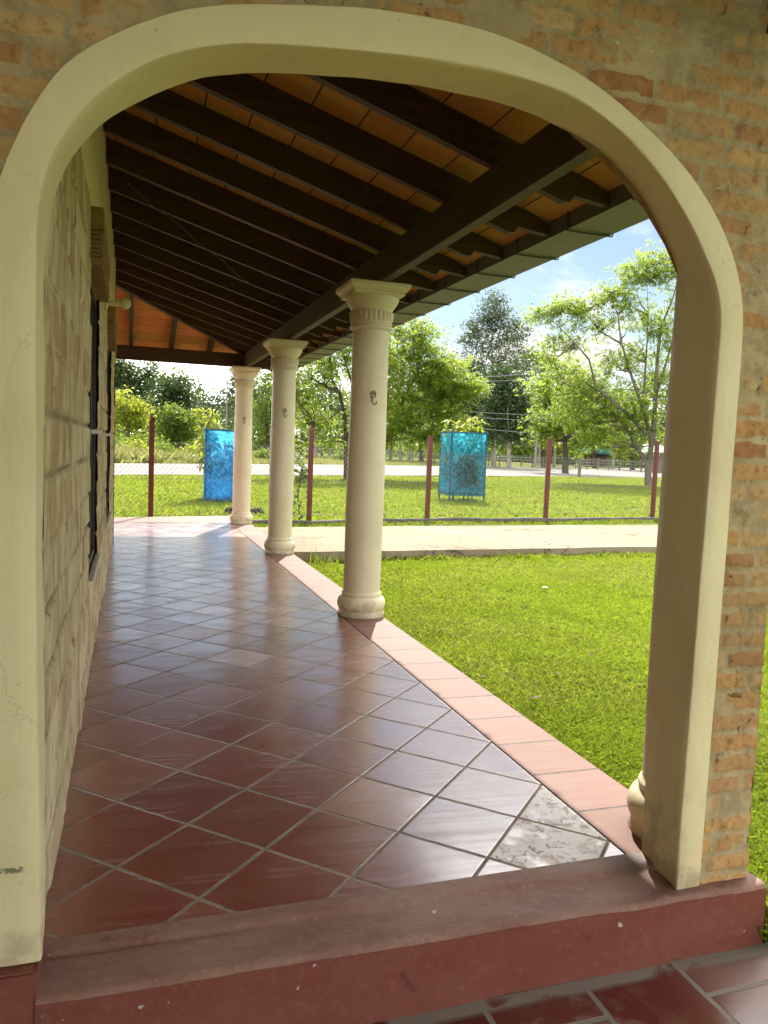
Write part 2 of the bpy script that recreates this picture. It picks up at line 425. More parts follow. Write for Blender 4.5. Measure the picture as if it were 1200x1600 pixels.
def ceil_mat(name, axis):
    t = NT(name); P, x, y, z = t.pos()
    a = x if axis == 'x' else y; b = y if axis == 'x' else x
    k = t.math('DIVIDE', t.math('ADD', a, 20.03), .252)
    i = t.math('FLOOR', k); f = t.math('FRACT', k)
    bw = t.math('DIVIDE', t.math('ADD', b, 30.0), .301)
    ib = t.math('FLOOR', bw); fb = t.math('FRACT', bw)
    e = t.math('MULTIPLY', t.math('MINIMUM', f, t.math('SUBTRACT', 1.0, f)), .252)
    eb = t.math('MULTIPLY', t.math('MINIMUM', fb, t.math('SUBTRACT', 1.0, fb)), .301)
    j = t.math('SUBTRACT', 1.0, t.step(e, .0025, .0055))
    r = t.white(t.vec(i, ib, 3.0))
    c = t.ramp(r, [(0, (.48, .20, .065)), (.3, (.57, .27, .09)), (.55, (.44, .185, .055)), (.8, (.60, .30, .105)), (1, (.52, .22, .06))])
    c = t.mix(t.math('MULTIPLY', t.step(t.noise(P, 4.5, 5, .6), .45, .7), .4), c, (.46, .22, .065))
    c = t.mix(t.math('MULTIPLY', t.step(t.noise(t.scale(P, (1, 3, 1) if axis == 'y' else (3, 1, 1)), 9, 4), .55, .72), .3), c, (.26, .10, .035))
    c = t.mix(j, c, (.06, .03, .015))
    h = t.math('SUBTRACT', t.math('MULTIPLY', t.noise(P, 10, 4), .003), t.math('MULTIPLY', j, .006))
    return t.done(t.bsdf(c, .7, t.bump(h, .8, 1.0), .3))

def wood_mat(name, c1, c2, axis='x', rough=.5):
    t = NT(name); P, x, y, z = t.pos()
    s = {'x': (1.2, 14, 14), 'y': (14, 1.2, 14), 'z': (14, 14, 1.2)}[axis]
    g = t.noise(t.scale(P, s), 2.2, 6, .62, .6)
    c = t.mix(t.step(g, .3, .7), c1, c2)
    w = t.step(t.noise(P, 5, 5, .65), .58, .74)
    c = t.mix(t.math('MULTIPLY', w, .35), c, tuple(k * 2.2 + .01 for k in c2))
    return t.done(t.bsdf(c, t.math('ADD', rough, t.math('MULTIPLY', g, .2)), t.bump(g, .3, .004), .35))

def leaf_mat(name, dark, light, trans, tmix=.45, rough=.5, spec=.25, dry=0.0):
    t = NT(name); g = t.n('ShaderNodeNewGeometry')
    r = g.outputs['Random Per Island']
    P = g.outputs['Position']
    n = t.noise(P, .9, 3)
    f = t.math('ADD', t.math('MULTIPLY', r, .65), t.math('MULTIPLY', t.step(n, .35, .65), .35))
    c = t.mix(f, dark, light)
    tr = t.mix(f, tuple(k * .7 for k in trans), trans)
    if dry:
        q = t.math('MULTIPLY', t.step(t.math('ADD', r, t.math('MULTIPLY', t.math('SUBTRACT', t.noise(P, .55, 5, .6), .5), 1.3)), .93 - dry, 1.0), .9)
        c = t.mix(q, c, (.30, .25, .085)); tr = t.mix(q, tr, (.42, .36, .12))
    d = t.bsdf(c, rough, None, spec)
    tl = t.n('ShaderNodeBsdfTranslucent', {'Color': tr}).outputs[0]
    return t.done(t.n('ShaderNodeMixShader', {0: tmix, 1: d, 2: tl}).outputs[0])

def ground_mat():
    t = NT('turf_soil'); P, x, y, z = t.pos()
    n1 = t.noise(P, .22, 5, .6); n2 = t.noise(P, 2.2, 6, .65); n3 = t.noise(P, 16, 4, .6)
    c = t.mix(t.step(n2, .35, .68), (.075, .11, .014), (.12, .16, .022))
    c = t.mix(t.math('MULTIPLY', t.step(n1, .5, .7), .55), c, (.10, .10, .03))
    c = t.mix(t.math('MULTIPLY', t.step(n3, .55, .75), .5), c, (.05, .065, .016))
    bare = t.math('MULTIPLY', t.step(t.noise(P, .9, 5, .7), .62, .7), .5)
    c = t.mix(bare, c, (.17, .125, .07))
    return t.done(t.bsdf(c, .95, t.bump(t.math('ADD', n3, n2), .6, .03), .1))

def sandy_mat(name, a, b, d, scale=1.0):
    t = NT(name); P, x, y, z = t.pos()
    n1 = t.noise(t.scale(P, (.6, 1.6, 1)), .9 * scale, 6, .62); n2 = t.noise(P, 7 * scale, 6, .65); n3 = t.noise(P, 40 * scale, 3)
    c = t.mix(t.step(n1, .35, .65), a, b)
    c = t.mix(t.math('MULTIPLY', t.step(n2, .52, .72), .5), c, d)
    c = t.mix(t.math('MULTIPLY', t.step(n3, .6, .72), .3), c, tuple(k * .6 for k in d))
    vo = t.n('ShaderNodeTexVoronoi', {'Vector': t.vadd(P, t.scale(t.noise(P, 2.2, 4, .6, 0, True), .5)), 'Scale': .55 * scale}, feature='DISTANCE_TO_EDGE').outputs[0]
    cr = t.math('MULTIPLY', t.math('SUBTRACT', 1.0, t.step(vo, .004, .012)), t.step(t.noise(P, .8, 2), .42, .55))
    c = t.mix(t.math('MULTIPLY', cr, .7), c, tuple(k * .35 for k in d))
    h = t.math('SUBTRACT', t.math('ADD', n2, t.math('MULTIPLY', n3, .4)), cr)
    return t.done(t.bsdf(c, .9, t.bump(h, .4, .01), .15))

M = {}
M['floor'] = floor_mat(); M['curb'] = curb_mat(); M['lower'] = lower_floor_mat()
M['step_top'] = step_mat('dusty_red_step_paint', (.215, .10, .072), (.31, .20, .15), .8)
M['step_face'] = step_mat('red_step_paint', (.175, .045, .030), (.215, .09, .062), .45)
M['brick'] = brick_mat(); M['brick_relief'] = brick_relief_mat(); M['stone'] = stone_mat()
M['cream'] = plaster('cream_painted_plaster', (.72, .64, .39), (.65, .565, .32))
M['cream_col'] = plaster('cream_painted_column', (.70, .615, .42), (.63, .545, .355), .5, .25)
M['white_plaster'] = plaster('off_white_plaster', (.70, .64, .46), (.62, .56, .40), scuff=False)
M['ceil_x'] = ceil_mat('clay_ceiling_tiles_porch', 'x'); M['ceil_y'] = ceil_mat('clay_ceiling_tiles_end', 'y')
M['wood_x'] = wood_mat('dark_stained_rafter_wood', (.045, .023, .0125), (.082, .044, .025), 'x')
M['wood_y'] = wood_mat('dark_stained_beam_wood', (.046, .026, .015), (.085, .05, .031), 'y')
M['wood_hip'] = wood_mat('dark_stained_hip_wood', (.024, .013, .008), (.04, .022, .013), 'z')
M['lintel'] = simple('weathered_brick_lintel', (.40, .29, .14), (.30, .20, .09), 9, .85, .6, .2, (1, .5, 6), .01)
M['gutter'] = simple('green_grey_gutter_metal', (.15, .155, .11), (.115, .125, .09), 3, .5, .08, .4)
M['bracket'] = simple('dark_bracket_metal', (.05, .05, .045), (.08, .07, .055), 8, .5, .1)
M['roof'] = simple('weathered_clay_roof_tiles', (.30, .13, .07), (.22, .10, .06), 3, .85, .6, .2)
M['dark_metal'] = simple('black_window_metal', (.020, .013, .009), (.035, .022, .015), 8, .55, .1)
M['iron'] = simple('rusty_iron_hook', (.13, .08, .045), (.19, .12, .07), 30, .6, .2)
M['post'] = simple('red_oxide_post_paint', (.145, .035, .026), (.115, .03, .022), 9, .6, .2, .35, (1, 1, .4))
M['wire'] = simple('galvanised_wire', (.33, .32, .29), (.24, .23, .2), 20, .5, .1, .5, metal=.4)
M['cable'] = simple('grey_cable', (.12, .13, .14), (.16, .17, .18), 5, .6, .1)
M['pale_wood'] = simple('pale_weathered_timber', (.30, .28, .25), (.22, .2, .17), 5, .85, .4, .2, (4, 4, .6))
M['grey_wood'] = simple('grey_weathered_timber', (.13, .11, .09), (.2, .17, .14), 5, .85, .4, .2, (4, 4, .6))
M['bark'] = simple('grey_brown_bark', (.11, .088, .065), (.17, .145, .115), 7, .9, .8, .1, (2, 2, .5), .03)
M['bark_dark'] = simple('dark_bark', (.05, .038, .028), (.085, .066, .05), 6, .9, .8, .1, (2, 2, .5), .03)
M['bark_pale'] = simple('pale_smooth_bark', (.38, .34, .28), (.2, .17, .13), 3, .85, .5, .1, (2, 2, .5), .02)
M['ceramic'] = simple('white_lamp_porcelain', (.75, .72, .64), (.68, .64, .55), 6, .3, .05)
M['ground'] = ground_mat()
M['path'] = sandy_mat('pale_worn_concrete', (.285, .232, .155), (.225, .182, .12), (.15, .118, .078), 1.0)
M['road'] = sandy_mat('pale_gravel_road', (.245, .222, .205), (.205, .185, .165), (.16, .14, .12), .35)
M['kerb'] = simple('old_concrete_kerb', (.17, .155, .125), (.10, .092, .075), 6, .9, .6, .2, (1, 1, 2), .02)
M['rubble'] = simple('dark_rubble', (.07, .06, .05), (.035, .03, .025), 9, .95, .8, .1)
M['white_paint'] = simple('white_limewash', (.6, .58, .53), (.5, .48, .43), 3, .85, .2)
M['red_paint'] = simple('faded_red_paint', (.13, .05, .04), (.09, .04, .03), 3, .8, .2)
M['teal_paint'] = simple('teal_tin_roof', (.03, .16, .13), (.03, .10, .085), 3, .9, .2, .1)
M['tin'] = simple('grey_tin_roof', (.42, .43, .42), (.3, .3, .29), 3, .5, .2)
M['leaf_litter'] = simple('dry_leaf', (.12, .07, .035), (.075, .045, .02), 40, .8, .3)

M['grass'] = leaf_mat('lawn_blades', (.065, .112, .013), (.17, .235, .032), (.40, .51, .036), .52, .55, .25, .10)
M['grass_far'] = leaf_mat('roadside_blades', (.065, .11, .014), (.165, .22, .030), (.38, .48, .04), .52, .5, .2, .08)
M['tallgrass'] = leaf_mat('tall_dry_grass', (.11, .14, .04), (.27, .26, .10), (.44, .44, .14), .5, .6, .2)
M['leaf_bright'] = leaf_mat('feathery_yellow_green_leaves', (.055, .10, .014), (.15, .205, .032), (.45, .57, .06), .6)
M['leaf_mid'] = leaf_mat('mid_green_leaves', (.04, .075, .012), (.10, .14, .024), (.30, .40, .05), .5)
M['leaf_dark'] = leaf_mat('dark_glossy_leaves', (.018, .038, .011), (.05, .08, .022), (.12, .19, .04), .38, .42, .4)
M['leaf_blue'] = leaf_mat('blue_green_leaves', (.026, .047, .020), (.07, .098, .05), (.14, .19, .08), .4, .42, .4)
M['leaf_hazy'] = leaf_mat('haze_paled_pine_needles', (.05, .075, .045), (.10, .125, .075), (.12, .16, .08), .35)  # needle colour paled to stand in for distance haze
M['leaf_yel'] = leaf_mat('yellow_green_leaves', (.07, .11, .012), (.18, .22, .03), (.50, .55, .05), .55)

def net_mat(name, c, tcol, alpha):
    t = NT(name); P, x, y, z = t.pos()
    wr = t.noise(t.scale(P, (1, 1, .8)), 6.5, 4, .6, 1.6)
    fold_shade = t.step(wr, .36, .62)
    cc = t.mix(fold_shade, tuple(k * .65 for k in c), tuple(min(1, k * 1.5 + .06) for k in c))  # light and shade of the folds put into the net colour
    tcol2 = t.mix(fold_shade, tuple(k * .6 for k in tcol), tuple(min(1, k * 1.1 + .05) for k in tcol))
    nrm = t.bump(wr, 1.0, .10)
    d = t.bsdf(cc, .35, nrm, .5)
    tl = t.n('ShaderNodeBsdfTranslucent', {'Color': tcol2, 'Normal': nrm}).outputs[0]
    s = t.n('ShaderNodeMixShader', {0: .72, 1: d, 2: tl}).outputs[0]
    tp = t.n('ShaderNodeBsdfTransparent', {'Color': (tcol[0] * .6 + .1, tcol[1] * .6 + .35, tcol[2] * .5 + .5, 1)}).outputs[0]
    a = t.math('ADD', alpha, t.math('MULTIPLY', t.math('SUBTRACT', wr, .5), .6), clamp=True)
    return t.done(t.n('ShaderNodeMixShader', {0: a, 1: tp, 2: s}).outputs[0])
M['net_teal'] = net_mat('turquoise_shade_net', (.014, .21, .32), (.045, .47, .60), .82)
M['net_blue'] = net_mat('blue_shade_net', (.02, .22, .55), (.07, .50, .92), .82)
M['blue_wood'] = simple('blue_stained_timber', (.012, .06, .12), (.018, .085, .16), 6, .7, .3)

# ------------------------------------------------------------------ camera
YAW, PITCH, ROLL, FPX = .3185, .0807, .0388, 1207.4
EYE = Vector((0, 0, 1.26))
fw = Vector((math.sin(YAW) * math.cos(PITCH), math.cos(YAW) * math.cos(PITCH), -math.sin(PITCH)))
rt0 = Vector((math.cos(YAW), -math.sin(YAW), 0)); up0 = rt0.cross(fw)
rt = rt0 * math.cos(ROLL) + up0 * math.sin(ROLL); up = up0 * math.cos(ROLL) - rt0 * math.sin(ROLL)
cd = bpy.data.cameras.new('Camera'); cam = bpy.data.objects.new('Camera', cd); COL.objects.link(cam)
cam.matrix_world = Matrix(((rt.x, up.x, -fw.x, EYE.x), (rt.y, up.y, -fw.y, EYE.y), (rt.z, up.z, -fw.z, EYE.z), (0, 0, 0, 1)))
cd.sensor_fit = 'VERTICAL'; cd.sensor_height = 36.0; cd.lens = 36.0 * FPX / 1600.0
cd.clip_start = .05; cd.clip_end = 2000
sc.camera = cam

# ------------------------------------------------------------------ light
SUN_EL, SUN_AZ = math.radians(41), math.radians(21.9)        # azimuth to the right of +Y
sdir = Vector((math.sin(SUN_AZ) * math.cos(SUN_EL), math.cos(SUN_AZ) * math.cos(SUN_EL), math.sin(SUN_EL)))
sl = bpy.data.lights.new('Sun', 'SUN'); sl.energy = 3.5; sl.angle = math.radians(.6); sl.color = (1.0, .95, .86)
so = bpy.data.objects.new('Sun', sl); COL.objects.link(so)
so.rotation_euler = (-sdir).to_track_quat('-Z', 'Y').to_euler(); so.location = (10, 20, 30)

w = bpy.data.worlds.new('World'); sc.world = w; w.use_nodes = True
nt = w.node_tree; nt.nodes.clear()
CLX, CLY = 8.3, 5.9
class WT(NT):
    def __init__(s): s.t = nt
wt = WT()
wo = nt.nodes.new('ShaderNodeOutputWorld')
sky = wt.n('ShaderNodeTexSky', sky_type='NISHITA', sun_disc=False, sun_elevation=SUN_EL, sun_rotation=SUN_AZ, air_density=1.0, dust_density=.15, ozone_density=.45)
dirv = wt.n('ShaderNodeTexCoord').outputs['Generated']
sp = wt.n('ShaderNodeSeparateXYZ', {'Vector': dirv})
zz = wt.math('MAXIMUM', wt.math('ADD', sp.outputs[2], .16), .04)
px_ = wt.math('DIVIDE', sp.outputs[0], zz); py_ = wt.math('DIVIDE', sp.outputs[1], zz)
cv = wt.vec(px_, py_, 0.0)
cl = wt.noise(wt.vadd(cv, (CLX, CLY, 0.0)), 1.15, 9, .58, .25)
thin = wt.noise(wt.vadd(cv, (9.3, 4.2, 2.0)), .55, 6, .6, .4)
cm = wt.math('MAXIMUM', wt.step(cl, .50, .645), wt.math('MULTIPLY', wt.step(thin, .45, .8), .25))
low = wt.step(sp.outputs[2], .17, .03)
left = wt.step(sp.outputs[0], .42, .10)
cm = wt.math('MAXIMUM', cm, wt.math('MULTIPLY', low, wt.math('ADD', .12, wt.math('MULTIPLY', left, .75))))
back = wt.step(sp.outputs[1], .25, -.35)  # unseen bright cloud behind the camera, added to fill the front wall
cm = wt.math('MAXIMUM', cm, wt.math('MULTIPLY', back, wt.math('ADD', .05, wt.math('MULTIPLY', cl, .6))), clamp=True)
dots = wt.n('ShaderNodeVectorMath', {0: dirv, 1: sdir[:]}, operation='DOT_PRODUCT').outputs['Value']
aur = wt.math('MULTIPLY', wt.step(dots, .50, .92), wt.step(sp.outputs[2], .36, .54))
cm = wt.math('MAXIMUM', cm, wt.math('MULTIPLY', aur, .85))
cc = wt.mix(wt.step(cl, .56, .8), (11.0, 10.8, 10.3), (7.6, 7.7, 7.9))
gl = wt.math('ADD', 1.0, wt.math('MULTIPLY', wt.math('MULTIPLY', low, left), 8.0))
gl = wt.math('ADD', gl, wt.math('ADD', wt.math('MULTIPLY', aur, 5.0), wt.math('MULTIPLY', back, 2.6)))  # cloud glow raised to strengthen floor sheen and light the front wall
cc = wt.mix(1.0, cc, wt.vec(gl, gl, gl), 'MULTIPLY')
fin = wt.mix(cm, sky.outputs[0], cc)
bg = wt.n('ShaderNodeBackground', {'Color': fin, 'Strength': .05})
nt.links.new(bg.outputs[0], wo.inputs['Surface'])

sc.view_settings.view_transform = 'Standard'; sc.view_settings.look = 'None'
sc.view_settings.exposure = 1.36; sc.view_settings.gamma = 1.0; sc.view_settings.use_curve_mapping = False
cy = sc.cycles
cy.use_denoising = True
cy.max_bounces = 9; cy.diffuse_bounces = 5; cy.glossy_bounces = 4; cy.transmission_bounces = 4; cy.transparent_max_bounces = 16
cy.caustics_reflective = False; cy.caustics_refractive = False
cy.sample_clamp_indirect = 6.0

# ------------------------------------------------------------------ ground
def gz(X, Y):
    """height of the open ground: flat, rising a little beyond the road"""
    X = np.asarray(X, float); Y = np.asarray(Y, float)
    s = (Y - 47.5 - .92 * X) / 1.36                     # metres beyond the far road edge
    t = np.clip(s / 45, 0, 1); t = t * t * (3 - 2 * t)
    b = (fbm(X * .35, Y * .35, 3) - .47) * .07 * np.clip((np.hypot(X, Y) - 3) / 6, 0, 1)
    return -.185 + .45 * t + b * np.where(Y > 13.5, 1.0, .25)

def ground():
    xs = np.unique(np.concatenate([np.arange(-14, 30, .5), np.arange(-400, 401, 12.0)]))
    ys = np.unique(np.concatenate([np.arange(-6, 40, .5), np.arange(40, 110, 2.0), np.arange(-200, 601, 14.0)]))
    X, Y = np.meshgrid(xs, ys, indexing='ij')
    Z = gz(X, Y)
    inside = (X < 1.84) & (Y < 13.2) & (X > -13)
    Z = np.where(inside, -.45, Z)
    nx, ny = X.shape
    V = np.stack([X, Y, Z], -1).reshape(-1, 3)
    idx = np.arange(nx * ny).reshape(nx, ny)
    F = np.stack([idx[:-1, :-1], idx[1:, :-1], idx[1:, 1:], idx[:-1, 1:]], -1).reshape(-1, 4)
    me = bpy.data.meshes.new('ground'); me.from_pydata(V.tolist(), [], F.tolist()); me.update()
    smooth(tag(link('ground', me, M['ground']), kind='structure'))
ground()

# lawn height edges under the sheet near the porch are hidden by the blades
def strip(name, pts, mat, dz, n=1):
    """ribbon draped on the ground: pts = list of (left xy, right xy)"""
    v = []; f = []
    K = 7
    for a, b in pts:
        for k in range(K):
            q = k / (K - 1); x = a[0] + (b[0] - a[0]) * q; y = a[1] + (b[1] - a[1]) * q
            v.append((x, y, float(gz(x, y)) + dz))
    for i in range(len(pts) - 1):
        for k in range(K - 1):
            f.append((i * K + k, (i + 1) * K + k, (i + 1) * K + k + 1, i * K + k + 1))
    me = bpy.data.meshes.new(name); me.from_pydata(v, [], f); me.update()
    return smooth(tag(link(name, me, mat), kind='structure'))

near = [(-60, 1.0), (-14.5, 25), (-.6, 32.3), (6, 35.8), (12.9, 39.4), (20, 43.5), (27, 46.6), (31, 46.0), (35.7, 45.4), (41, 43.5), (52, 48), (75, 70), (160, 150)]
far_ = [(-60, -7.0 + 22), (-14.5, 34.2), (-.8, 46.9), (8, 55), (15, 61.4), (22.3, 66), (32, 71), (40, 75), (47, 79), (52, 82), (62, 90), (90, 121), (175, 200)]
def dens(a, b, n=6):
    o = []
    for i in range(len(a) - 1):
        for k in range(n):
            q = k / n
            o.append((tuple(a[i][j] + (a[i + 1][j] - a[i][j]) * q for j in (0, 1)), tuple(b[i][j] + (b[i + 1][j] - b[i][j]) * q for j in (0, 1))))
    o.append((a[-1], b[-1])); return o
strip('road', dens(near, far_), M['road'], .05)
strip('dirt_track', dens([(20, 78), (45, 95), (70, 108), (110, 125)], [(20, 82), (45, 99.5), (70, 113), (110, 131)]), M['path'], .06)

# concrete path from the porch across the lawn
pn = [(1.86, 9.38), (2.6, 9.42), (3.4, 9.48), (4.6, 9.58), (6.0, 9.67), (7.7, 9.79), (10, 9.95), (16, 10.4)]
pf = [(1.86, 12.25), (2.87, 12.36), (3.7, 12.46), (4.6, 12.56), (6.5, 12.76), (8.5, 12.95), (10.4, 13.13), (16, 13.75)]
mb = MB()
nv = []
K = 12
PN = dens(pn, pf, 7)
for (a, b) in PN:
    for k in range(K + 1):
        q = k / K
        jx = 0; x = a[0] + (b[0] - a[0]) * q; y = a[1] + (b[1] - a[1]) * q
        if k in (0, K): y += (random.random() - .5) * .035
        z = -.052 + (float(fbm(np.array(x * .9), np.array(y * .9), 5)) - .47) * .022
        nv.append((x, y, z))
n0 = len(PN)
fs = [(i * (K + 1) + k, (i + 1) * (K + 1) + k, (i + 1) * (K + 1) + k + 1, i * (K + 1) + k + 1) for i in range(n0 - 1) for k in range(K)]
mb.add(nv, fs, True)
for k in (0, K):
    sk = []
    for i in range(n0):
        p = nv[i * (K + 1) + k]; sk.append(p); sk.append((p[0], p[1] + (.012 if k == 0 else -.01) * random.random(), -.30))
    mb.add(sk, [(2 * i, 2 * i + 2, 2 * i + 3, 2 * i + 1) for i in range(n0 - 1)])
sk = [nv[i] for i in range(K + 1)]
mb.add(sk + [(p[0], p[1], -.3) for p in sk], [(i, i + 1, K + 2 + i, K + 1 + i) for i in range(K)])
tag(mb.build('path', M['path']), kind='structure')

# ------------------------------------------------------------------ porch floor, curb and step
FARY = 13.25
CIN, COUT = 1.5156, 1.84
def grid_plane(name, x0, x1, y0, y1, z, mat):
    me = bpy.data.meshes.new(name)
    me.from_pydata([(x0, y0, z), (x1, y0, z), (x1, y1, z), (x0, y1, z)], [], [(0, 1, 2, 3)]); me.update()
    return tag(link(name, me, mat), kind='structure')
mb = MB(); mb.box(-9, CIN, 1.998, 12.38, -.4, 0); tag(mb.build('porch_floor', M['floor']), kind='structure')
mb = MB()
mb.prism([(CIN + .002, -.35), (COUT, -.35), (COUT, -.022), (COUT - .006, -.008), (COUT - .02, .001), (CIN + .002, .003)], 'y', 1.998, 12.38)
tag(mb.build('curb', M['curb']), kind='structure')
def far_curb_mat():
    t = NT('pale_clay_edge_tiles'); P, x, y, z = t.pos()  # edge tiles of a paler clay than the side curb
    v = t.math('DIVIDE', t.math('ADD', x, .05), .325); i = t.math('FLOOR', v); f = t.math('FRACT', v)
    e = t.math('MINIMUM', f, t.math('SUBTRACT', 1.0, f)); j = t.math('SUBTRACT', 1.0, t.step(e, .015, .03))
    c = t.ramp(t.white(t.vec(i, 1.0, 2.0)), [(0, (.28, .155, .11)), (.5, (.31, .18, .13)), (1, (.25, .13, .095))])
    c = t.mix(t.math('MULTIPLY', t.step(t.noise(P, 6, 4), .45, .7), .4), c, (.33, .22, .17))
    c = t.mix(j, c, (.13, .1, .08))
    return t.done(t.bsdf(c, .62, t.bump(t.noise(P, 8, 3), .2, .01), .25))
M['far_curb'] = far_curb_mat()
mb = MB(); mb.add([(-9, 12.384, .003), (COUT, 12.384, .003), (COUT, 13.72, -.004), (-.2, 13.2, -.004), (-9, 12.9, -.004),
                   (-9, 12.384, -.4), (COUT, 12.384, -.4), (COUT, 13.72, -.4), (-.2, 13.2, -.4), (-9, 12.9, -.4)],
                  [(0, 1, 2, 3, 4), (1, 6, 7, 2), (2, 7, 8, 3), (3, 8, 9, 4)])
tag(mb.build('porch_edge', M['far_curb']), kind='structure')

# threshold step: flat strip, shallow set-down, rounded nose, painted face
def step_strip():
    prof = [(2.0, -.1), (2.0, .0035), (1.985, .005), (1.945, .005), (1.935, .001), (1.925, -.006), (1.912, -.008), (1.80, -.004), (1.787, -.005), (1.778, -.009), (1.772, -.017)]
    xs = np.linspace(-.188, 1.862, 60)
    v = []; f = []
    for x in xs:
        for (yy, z) in prof:
            k = (float(fbm(np.array(x * 5), np.array(yy * 5 + z * 9), 8)) - .47)
            v.append((x, yy + (k * .016 if yy < 1.97 else 0), z + (k * .006 if yy < 1.995 else 0) + (.012 * (.75 - x) if yy < 1.92 else 0)))
    m = len(prof)
    for i in range(len(xs) - 1):
        for k in range(m - 1):
            f.append((i * m + k, (i + 1) * m + k, (i + 1) * m + k + 1, i * m + k + 1))
    mb = MB(); mb.add(v, f, True)
    o = mb.build('threshold', M['step_top']); tag(o, kind='structure'); o.data.set_sharp_from_angle(angle=math.radians(50))
    # face
    v2 = []; f2 = []
    zs = [-.017, -.08, -.15, -.2, -.26]
    for i, x in enumerate(xs):
        yb = v[i * m + m - 1][1]
        for q, z in enumerate(zs):
            zt = v[i * m + m - 1][2] if q == 0 else z
            v2.append((x, yb - .001 + (float(fbm(np.array(x * 3), np.array(z * 7), 2)) - .47) * .012 * (q > 0), zt))
    for i in range(len(xs) - 1):
        for q in range(4):
            f2.append((i * 5 + q, (i + 1) * 5 + q, (i + 1) * 5 + q + 1, i * 5 + q + 1))
    mb = MB(); mb.add(v2, f2, True)
    # right-hand end of the step
    xe = 1.862
    end = [(yy, z) for yy, z in prof] 
    ee = [(xe, v[(len(xs) - 1) * m + k][1], v[(len(xs) - 1) * m + k][2]) for k in range(1, m)]
    lowr = [(xe + .01, 2.0, -.3), (xe + .01, 1.77, -.3)]
    mb.add(ee + [lowr[1], lowr[0]], [tuple(range(len(ee) + 2))])
    o = mb.build('step_face', M['step_face']); tag(o, kind='structure')
step_strip()
# plinth running on under the brick pier, sunlit on its far end
mb = MB(); mb.box(1.45, 1.875, 2.004, 2.14, -.3, -.012, .012); tag(mb.build('pier_footing', M['step_face']), kind='structure')

grid_plane('lower_floor', -6, 1.885, -4, 1.772, -.207, M['lower'])
# low concrete margin on its grass side
mb = MB(); mb.box(1.886, 1.93, -4, 1.72, -.35, -.2, .01); tag(mb.build('floor_edge', M['kerb']), kind='structure')

# ------------------------------------------------------------------ arched brick wall
ARCH_F = [(1.561, -.012), (1.557, .163), (1.565, .9), (1.572, 1.553), (1.572, 1.63), (1.570, 1.695), (1.545, 1.765), (1.503, 1.829), (1.460, 1.893), (1.407, 1.954), (1.355, 2.008), (1.296, 2.055), (1.238, 2.098), (1.172, 2.134), (1.105, 2.163), (1.035, 2.182),
          (.965, 2.191), (.889, 2.195), (.80, 2.195), (.717, 2.194), (.635, 2.191), (.555, 2.186), (.475, 2.178), (.401, 2.169), (.34, 2.162), (.284, 2.155), (.213, 2.142), (.165, 2.129), (.117, 2.112), (.07, 2.091), (.024, 2.066), (-.016, 2.036), (-.053, 2.002),
          (-.087, 1.967), (-.116, 1.93), (-.14, 1.895), (-.16, 1.858), (-.174, 1.815), (-.184, 1.77), (-.190, 1.73), (-.194, 1.69), (-.196, 1.637), (-.195, 1.3), (-.19, .7), (-.183, .3), (-.180, .075)]
ARCH_B = [(1.58, -.012), (1.574, .241), (1.577, .95), (1.58, 1.6), (1.581, 1.69), (1.58, 1.763), (1.567, 1.838), (1.535, 1.892), (1.496, 1.942), (1.455, 1.993), (1.41, 2.041), (1.355, 2.085), (1.295, 2.124), (1.245, 2.149), (1.186, 2.169), (1.125, 2.187), (1.062, 2.201),
          (.975, 2.214), (.885, 2.221), (.795, 2.223), (.701, 2.222), (.61, 2.216), (.526, 2.207), (.44, 2.197), (.361, 2.186), (.295, 2.177), (.235, 2.166), (.18, 2.151), (.129, 2.132), (.075, 2.103), (.027, 2.073), (-.025, 2.04), (-.075, 2.004),
          (-.105, 1.965), (-.13, 1.924), (-.155, 1.883), (-.175, 1.839), (-.184, 1.80), (-.189, 1.765), (-.195, 1.677), (-.196, 1.3), (-.195, .7), (-.193, .3), (-.192, .075)]
ARCH_O = [(1.646, -.012), (1.648, .4), (1.652, 1.0), (1.654, 1.55), (1.652, 1.66), (1.645, 1.72), (1.63, 1.772), (1.60, 1.842), (1.562, 1.905), (1.506, 1.974), (1.443, 2.035), (1.375, 2.086), (1.301, 2.13), (1.227, 2.173), (1.147, 2.21), (1.065, 2.241),
          (.975, 2.265), (.888, 2.282), (.797, 2.291), (.714, 2.293), (.63, 2.291), (.55, 2.285), (.473, 2.276), (.40, 2.264), (.325, 2.251), (.255, 2.238), (.183, 2.222), (.125, 2.204), (.075, 2.184), (.03, 2.159), (-.016, 2.13), (-.06, 2.105), (-.105, 2.074),
          (-.142, 2.038), (-.173, 1.998), (-.197, 1.96), (-.215, 1.92), (-.232, 1.886), (-.245, 1.851), (-.263, 1.804), (-.276, 1.75), (-.283, 1.68), (-.284, 1.3), (-.28, .7), (-.275, .3), (-.272, .075)]
def resample(pts, marks, counts):
    """marks: indices of matching landmarks; counts: samples per span"""
    out = []
    for a, b, n in zip(marks[:-1], marks[1:], counts):
        P = [Vector(p) for p in pts[a:b + 1]]
        L = [0]
        for u, v in zip(P[:-1], P[1:]): L.append(L[-1] + (v - u).length)
        for k in range(n):
            t = L[-1] * k / n
            for q in range(len(L) - 1):
                if L[q + 1] >= t - 1e-9: break
            f = (t - L[q]) / max(1e-9, L[q + 1] - L[q])
            out.append(P[q].lerp(P[q + 1], f))
    out.append(Vector(pts[marks[-1]]))
    # light smoothing of the measured outline
    for _ in range(2):
        out = [out[0]] + [(out[i - 1] + out[i] * 2 + out[i + 1]) / 4 for i in range(1, len(out) - 1)] + [out[-1]]
    return out
def ix(pts, x): return min(range(len(pts)), key=lambda i: abs(pts[i][0] - x) + abs(pts[i][1] - 2.2))
CNT = (50, 34, 34, 50)
